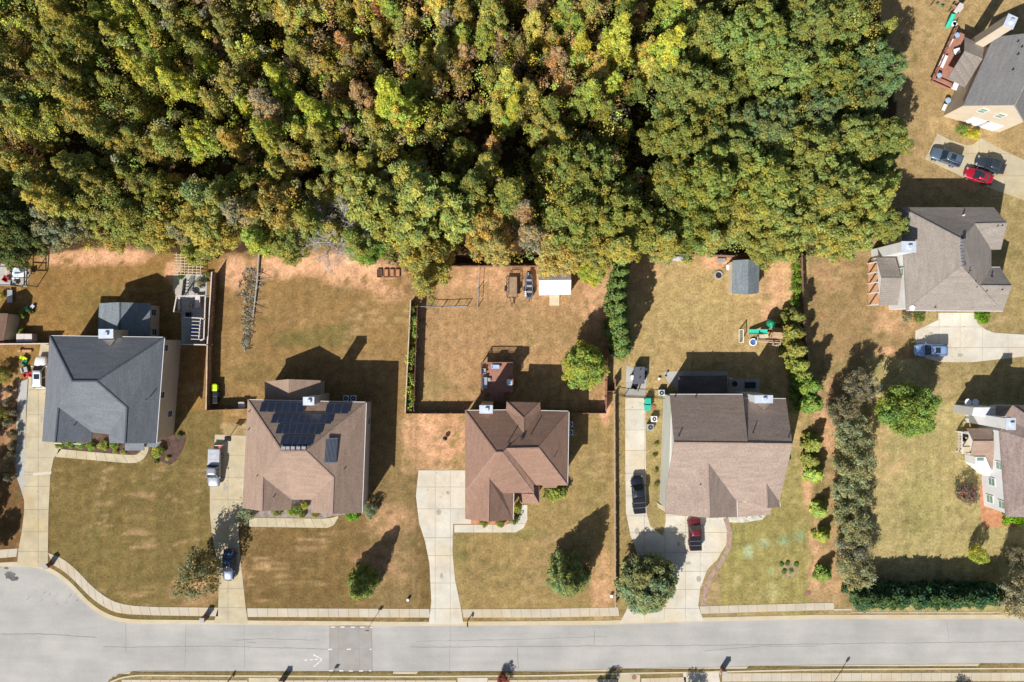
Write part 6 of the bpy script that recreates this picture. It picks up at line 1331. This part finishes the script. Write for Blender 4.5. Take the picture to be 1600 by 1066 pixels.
shrub('small dark shrub at the patio corner near the lattice frame', 281,433,5,G['dark']); shrub('grey-brown ornamental grass on the sunny patio', 313,442,8,G['grey'],.8); shrub('low green plant under the fence at the sunny patio end', 325,430,5,G['green'])
t = thing('firewood_rack', 'narrow dark rack standing upright on the left of the patio', 'rack', P(286,445,0))
MB().bar(P(288,437,1.5), P(285,462,1.5), .1,.1).build('top_bar', M['dark'], t); MB().bar(P(288,437,.2), P(285,462,.2), .3,.1).build('bottom_bar', M['dark'], t)
for k in range(6): p = P(288-k*.6,437+k*5,1.5); MB().bar((p.x,p.y,.0),p,.1).build('upright', M['dark'], t)
# left clutter: gazebo frame, sheds, planters
t = thing('gazebo_frame', 'dark metal gazebo frame over the pale rug at the left edge', 'gazebo', P(22,432,0))
for a, b in (((-5,445),(41,446)),((41,446),(43,417)),((43,417),(-5,416)),((18,417),(17,446)),((38,417),(38,446)),((17,433),(40,434))): MB().bar(P(*a,2.4), P(*b,2.4), .12).build('beam', M['dark'], t)
for x, y in ((41,446),(43,417),(18,417),(17,446)): p = P(x,y,2.4); MB().bar((p.x,p.y,0),p,.1).build('post', M['dark'], t)
flat('rug', [(18,417),(42,419),(38,434),(17,437)], .05, M['white'], th=.01); tag([o for o in COL.objects if o.name.startswith('rug')][-1], 'pale rug under the dark gazebo frame', 'rug')
furn('patio_table', 'small blue-grey table on the pale rug', 'table', 27,425,0,1.0,.9,.7,'cap',30,False); furn('lounge_chair', 'red chair beside the gazebo frame', 'chair', 10,436,0,.8,.7,.6,'red',60); furn('lounge_chair', 'grey chair at the bottom of the gazebo frame', 'chair', 22,443,0,.7,.7,.6,'steel',90); furn('lounge_chair', 'brown chair right of the pale rug', 'chair', 47,425,0,.7,.7,.6,'fence_tan',180)
furn('side_table', 'brown side table left of the pale rug', 'table', 12,423,0,.7,1.1,.6,'fence_tan',0,False); furn('patio_table', 'narrow grey planter table below the gazebo frame', 'table', 16,463,0,.8,1.9,.7,'steel',0,False)
shrub('small yellow plant at the left edge below the gazebo', 3,463,6,G['yellow']); shrub('bright green plant cluster by the brown-roofed shed', 35,490,7,G['bright']); shrub('green plant beside the twin bins', 33,517,5,G['fresh']); shrub('dark plant near the lawn corner at left', 47,487,5,G['dark']); shrub('low green plant in the shade of the shed', 12,521,7,G['green'])
furn('garden_cart', 'teal garden cart on the grass near the brown-roofed shed', 'cart', 41,482,0,.7,.5,.5,'teal',20,False); furn('garden_cart', 'grey garden cart at the lawn edge near the shed', 'cart', 51,479,0,.6,.5,.5,'cap',50,False)
for i, x in enumerate((29,41)): yardbox(('left','right')[i]+' of two grey storage boxes behind the white suv fence', x+3, 528, 1.15, 1.2, 'rail', 'storage_box', 'storage box')
def lowpile(label, px, py, m, sx, sy, h, rot=0, name='toy', cat='toy'):
    p = P(px, py, h); t = thing(name, label, cat, (p.x, p.y, 0), None, math.radians(rot)); ORG[t] = Vector((0,0,0))
    MB().box(-sx/2,sx/2,-sy/2,sy/2,h*.3,h*.8).build('body', M[m], t, bevel=.05); MB().box(-sx/2,-sx*.25,-sy/2,sy/2,h*.8,h*1.2).build('handle', M[m], t, bevel=.03)
    for a in (-1,1):
        for b in (-1,1): MB().tube((a*sx*.35,b*sy*.5-.03,.12),(a*sx*.35,b*sy*.5+.03,.12),.12,n=10).build('wheel', M['tyre'], t)
lowpile('yellow ride-on toy left of the white suv bonnet', 36,560,'lime',.9,.5,.6,-30); lowpile('green ride-on toy left of the white suv', 37,566,'green',.9,.55,.6,60); lowpile('red ride-on toy beside the white suv door', 40,586,'red',.9,.6,.55,20); lowpile('pink-red toy car closest to the white suv', 47,585,'red',.8,.5,.5,80); lowpile('orange kayak-like toy by the fence above the suv', 38,548.5,'deck_orange',2.0,.4,.35,0); lowpile('grey toy wagon in the pile left of the suv', 37,578,'patio',.9,.8,.5,15)
# playset, goal, pool
t = thing('playset', 'wooden playset with long green slide and round green tube', 'playset', P(1205,518,0))
tv = dict(a=P(1206,512,2.6), b=P(1224,513,2.6), c=P(1226,520,3.4), d=P(1208,519,3.4), e=P(1222,530,2.6), f=P(1206,528,2.6)); roof_part(t, tv, ['a b c d', 'd c e f'], M['wood'], 'roof', .08)
for x, y in ((1208,514),(1222,515),(1208,528),(1220,529)): p = P(x,y,2.4); MB().bar((p.x,p.y,0),(p.x,p.y,2.5),.14).build('post', M['fence_tan'], t)
for k in range(9): MB().bar(P(1186+k*4,527.5,1.4), P(1186+k*4,533.5,1.4), .36,.06).build('deck_board', M['wood'], t)
MB().prism([P(1184,524,1.5).xy, P(1200,522,1.5).xy, P(1201,528,1.5).xy, P(1185,530,1.5).xy], 1.45, 1.52).build('ramp', M['deck_cream'], t)
for a, b in (((1184,534),(1220,536)),((1184,534),(1184,526)),((1208,534),(1208,540)),((1208,540),(1219,539)),((1219,539),(1220,532))): MB().bar(P(*a,1.9), P(*b,1.9), .12).build('railing', M['fence_tan'], t)
for x, y in ((1185,533),(1208,539),(1219,538)): p = P(x,y,1.9); MB().bar((p.x,p.y,0),p,.12).build('post', M['fence_tan'], t)
a, b = P(1199,518.5,1.5), P(1170,518.5,.25)
sl = MB(); n = 8
for i in range(n):
    p0, p1 = a.lerp(b, i/n), a.lerp(b, (i+1)/n); w = .3
    prof = [(-w,.18),(-w*.8,.02),(w*.8,.02),(w,.18),(w+.05,.18),(w*.85,-.04),(-w*.85,-.04),(-w-.05,.18)]
    sl.add([(p0.x,p0.y+u,p0.z+z) for u, z in prof]+[(p1.x,p1.y+u,p1.z+z) for u, z in prof], [(k,(k+1)%8,8+(k+1)%8,8+k) for k in range(8)])
sl.build('slide', M['teal'], t)
c = P(1205,505,1.6); MB().lathe([(.5,-.9),(.62,-.3),(.6,.1),(.42,.45),(.1,.6)],16,c=(c.x,c.y,1.6)).build('tube_slide', M['green'], t, smooth=True)
MB().tube(P(1205,505,1.4), P(1207,513,1.7), .42, n=14).build('tube_slide', M['green'], t, smooth=True)
for k in range(2): MB().bar(P(1213+k*3,540,1.9), P(1211+k*3,556,.3), .05).build('ladder_rail', M['fence_tan'], t)
t = thing('soccer_goal', 'small white soccer goal beside the house shadow', 'goal', P(1158,526,0)); h = 1.5
A_, B_ = P(1161.5,515,h), P(1161.5,535,h); C_, D_ = P(1155,515,.05), P(1155,535,.05); A0, B0 = Vector((A_.x,A_.y,0)), Vector((B_.x,B_.y,0))
MB().tube(A_,B_,.06,n=8).tube(A0,A_,.06,n=8).tube(B0,B_,.06,n=8).build('frame', M['white'], t); MB().tube(A_,A_.lerp(C_,.3)+Vector((0,0,.2)),.05,n=8).tube(B_,B_.lerp(D_,.3)+Vector((0,0,.2)),.05,n=8).tube(A_.lerp(C_,.3)+Vector((0,0,.2)),C_,.05,n=8).tube(B_.lerp(D_,.3)+Vector((0,0,.2)),D_,.05,n=8).tube(C_,D_,.05,n=8).build('back_frame', M['white'], t)
nt = MB()
for k in range(12): p0 = A_.lerp(B_, k/11); p1 = C_.lerp(D_, k/11); nt.bar(p0, p1, .015)
for k in range(1,7): nt.bar(A_.lerp(C_, k/7), B_.lerp(D_, k/7), .015)
nt.build('net', M['net'], t)
t = thing('paddling_pool', 'round white-rimmed blue paddling pool beside the soccer goal', 'paddling pool', P(1176,534.5,0)); c = P(1176,534.5,0)
MB().lathe([(.52,0),(.6,.1),(.6,.25),(.52,.32),(.42,.25),(.42,.12)],24,c=tuple(c)).build('rim', M['white'], t, smooth=True); MB().tube(c+Vector((0,0,.02)), c+Vector((0,0,.14)), .42, n=24).build('water', M['blue'], t)
t = thing('paddling_pool', 'round blue tub at the foot of the teal slide top right', 'tub', P(1490,38,0)); c = P(1490,38,0)
MB().lathe([(.36,0),(.42,.1),(.42,.3),(.3,.34),(.28,.2)],20,c=tuple(c)).build('rim', M['white'], t, smooth=True); MB().tube(c+Vector((0,0,.02)), c+Vector((0,0,.2)), .28, n=20).build('water', M['blue'], t)
# top right playset
t = thing('playset', 'weathered swing frame with teal slide above the long red deck', 'playset', P(1488,20,0))
a, b = P(1490,22,1.5), P(1479,44,.25); d = (b-a).normalized(); s = d.cross(Vector((0,0,1))).normalized()*.28
sl = MB()
for w0, w1, z in ((-1,1,0),): sl.add([a-s,a+s,b+s,b-s,a-s-Vector((0,0,.05)),a+s-Vector((0,0,.05)),b+s-Vector((0,0,.05)),b-s-Vector((0,0,.05))],[(0,1,2,3),(7,6,5,4),(0,4,5,1),(1,5,6,2),(2,6,7,3),(3,7,4,0)])
sl.bar(a-s+Vector((0,0,.1)), b-s+Vector((0,0,.1)), .06,.2).bar(a+s+Vector((0,0,.1)), b+s+Vector((0,0,.1)), .06,.2); sl.build('slide', M['teal'], t)
MB().prism([P(1490,18,1.5).xy, P(1500,4,1.5).xy, P(1509,8,1.5).xy, P(1498,22,1.5).xy], 1.4, 1.5).build('platform', M['rail'], t)
for a, b in (((1466,0),(1494,10)),((1468,-8),(1498,2))): MB().bar(P(*a,2.0), P(*b,2.0), .12).build('beam', M['wood'], t)
for x, y in ((1466,0),(1494,10),(1468,-8),(1498,2),(1509,8),(1498,22)): p = P(x,y,2.0); MB().bar((p.x,p.y,0),p,.12).build('post', M['wood'], t)
for k in range(2): p = P(1474+k*9,-2+k*4,2.0); MB().bar(p, (p.x,p.y,.5), .03).build('swing_rope', M['dark'], t); MB().cbox((p.x,p.y,.45),.45,.2,.05).build('swing_seat', M['green'], t)
# fallen trunk and brush
t = thing('fallen_trunk', 'long grey fallen trunk lying down the lawn from the woods', 'log', P(400,440,0))
MB().tube(P(405,395,.25), P(402,440,.25), .16,.14,9).tube(P(402,440,.25), P(397,482,.22), .14,.1,9).tube(P(397,482,.22), P(395,500,.2), .1,.05,8).build('trunk', M['bark_pale'], t)
mb = MB()
for k in range(14):
    y = 425+k*6.5; s = P(402-(y-425)*.09, y, .25); e = s + Vector((random.uniform(-2.0,2.0), random.uniform(.3,-1.5), random.uniform(.1,.8))); mb.tube(s, e, .05, .015, 5)
mb.build('branch', M['bark_pale'], t)
pts = []; rr = random.Random(4)
for k in range(300):
    y = rr.uniform(420,548); w = (15 if y < 470 else 9)*(1-.4*abs(y-485)/65 if y > 485 else 1); x = 392-(y-430)*.06 + rr.gauss(0, w*.45); pts.append((x,y))
pts = np.array(pts); c = np.stack([(pts[:,0]-800)*CAM_H/FPX, (533-pts[:,1])*CAM_H/FPX, np.random.uniform(.01,.12,len(pts))], 1)
cc = np.array([(.42,.36,.28),(.36,.30,.22),(.26,.25,.13),(.46,.40,.33)])[np.random.randint(0,4,len(pts))]
stuff_cloud('dead_brush', c, np.random.uniform(.12,.4,len(pts)), 16, .16, 31, cc, flat=.25, label='dry grey brush along the fallen trunk')
# sandbox, fire ring, ladder and oddments in the shed yard
t = thing('timber_sandbox', 'long low timber bed with blue-grey cover along the red fence', 'garden bed', P(1052,403,0))
MB().box(P(1028,0,.3).x,P(1047,0,.3).x,P(0,405,.3).y,P(0,399,.3).y,0,.3).build('frame', M['wood'], t, bevel=.03); MB().box(P(1047.5,0,.3).x,P(1076,0,.3).x,P(0,407,.3).y,P(0,401,.3).y,0,.32).build('cover', M['cap'], t, bevel=.03)
t = thing('fire_ring', 'dark round fire ring on the grass left of the grey-roofed shed', 'fire pit', P(1122.5,430,0)); c = P(1122.5,430,0)
for k in range(12): a = k*PI/6; MB().cbox((c.x+.55*math.cos(a), c.y+.55*math.sin(a), 0), .2,.3,.18, a).build('stone', M['rock'], t, bevel=.03)
MB().tube(c+Vector((0,0,.0)), c+Vector((0,0,.06)), .5, n=16).build('ash', M['dark'], t)
furn('picnic_bench', 'grey slatted bench near the fire ring', 'bench', 1127,407,0,1.3,.6,.5,'steel',0,False); furn('garden_cart', 'white cart standing at the shed wall', 'cart', 1137,418,0,.4,.8,.6,'white',0,False)
yardbox('dark metal drum right of the grey-roofed shed', 1197,407,.45,.7,'dark','drum','drum'); yardbox('small grey mower by the corner of the patio', 1030,592,.3,.3,'white','garden_light','garden light')
# patio table sets behind house 4
umb('round_table', 'round dark table on the shaded patio pad', 1148,600,0,.42,'black'); furn('patio_sofa', 'dark covered grill set on the shaded patio', 'grill', 1172,602,0,1.6,.9,.8,'black',0,False); umb('plant_stand', 'small dark stand on the sunny tip of the patio', 1041,587,0,.16,'dark')
furn('lounge_chair', 'folded chair frame on the shaded side pad', 'chair', 991,604,0,.8,.8,.6,'black',70); yardbox('small grey crate right of the covered trailer', 1009,577,.4,.5,'cap','crate','crate'); yardbox('black toolbox on the right of the covered trailer', 1008.5,583,.45,.6,'black','toolbox','toolbox')
for i, (x, y) in enumerate([(1025.5,695),(1024,712),(1025,737),(1026,757)]): shrub(('top','second','third','lowest')[i]+' small tuft along the sage wall beside the cooling units', x, y, 4, G['olive'], .8, 'tufts along the sage wall')
t = thing('hose_reel', 'coiled hose and bricks beside the teal bins', 'hose', P(1021,636,0)); c = P(1021,636,0); MB().lathe([(.22,.02),(.34,.04),(.34,.12),(.22,.14)],16,c=tuple(c)).build('hose_coil', M['copper'], t)
t = thing('timber_stack', 'stack of pale boards leaning near the sage wall foot', 'timber', P(1033,792,0))
for k in range(4): MB().bar(P(1026+k*.6,786+k*1.8,.1+.03*k), P(1039+k*.4,794+k*1.9,.1+.03*k), .14,.05).build('board', M['deck_cream'], t)
# birdhouse post / basketball pole etc
t = thing('basketball_hoop', 'portable basketball hoop at the top of the middle drive', 'basketball hoop', P(387,684,0)); c = P(356,686,0)
t.location = c; ORG[t] = c.copy(); MB().cbox(c,.9,.7,.2).build('base', M['black'], t, bevel=.05); MB().tube(c+Vector((0,0,.2)), c+Vector((0,-.3,2.9)), .05, n=8).build('pole', M['dark'], t); MB().cbox(c+Vector((0,-.5,2.7)),1.1,.06,.75).build('backboard', M['white'], t); MB().lathe([(.2,0),(.24,0),(.24,.03),(.2,.03)],16,c=(c.x,c.y-.75,2.9)).build('hoop', M['red'], t)
t = thing('ground_umbrella', 'black round barrel grill on the clay lawn left of the red-brown house', 'grill', P(696,684.5,0)); c = P(696,684.5,0); MB().lathe([(.1,.35),(.28,.45),(.34,.6),(.28,.78),(.08,.86)],14,c=tuple(c)).build('bowl', M['black'], t, smooth=True)
for k in range(3): a = k*2.1; MB().bar(c+Vector((.3*math.cos(a),.3*math.sin(a),0)), c+Vector((.12*math.cos(a),.12*math.sin(a),.5)), .03).build('leg', M['dark'], t)
disc('paver_circle', 'pair of pale stones near the bottom-left corner of the taupe house lawn', 1284,496,.3,'clay','stone',.04)
# fallen leaves
n = 9000; r9 = np.random.RandomState(9); px = r9.uniform(40,1560,n); py = r9.uniform(395,945,n); keep = (vn := vnoise(px, py, 60, 44)) > .45
px, py = px[keep], py[keep]; c = np.stack([(px-800)*CAM_H/FPX, (533-py)*CAM_H/FPX, np.full(len(px), .03)], 1)
inside = np.zeros(len(px), bool)
for o in [o for o in COL.objects if o.name.startswith(('driveway','sidewalk','front_walk','patio'))]: pass
v, f, tt = leaf_cloud(c, np.full(len(c), .02), 1, .16, 10, up=3, tvar=.3, hue=.1); tt = tt*np.array([.34,.26,.15])
me = mesh_fast('fallen_leaves', v, f, tt); me.materials.append(M['leaf']); o = bpy.data.objects.new('fallen_leaves', me); COL.objects.link(o); tag(o, 'scattered fallen leaves on the lawns', kind='stuff')

for i, (x, y, rx, ry) in enumerate([(66,655,3,6),(352,760,4,7),(358,905,3,4),(685,800,4,6),(700,770,3,3),(995,830,4,6),(1092,905,4,5),(1060,850,3,4),(1075,880,5,3),(1500,555,5,3),(1560,270,5,4),(690,900,3,5),(60,800,3,5)]):
    ragged(x, y, rx, ry, .0365, mat(f'drive_stain_{i}', S(192,180,158), var=.1), 'drive_stain', seed=20+i, kind='structure')
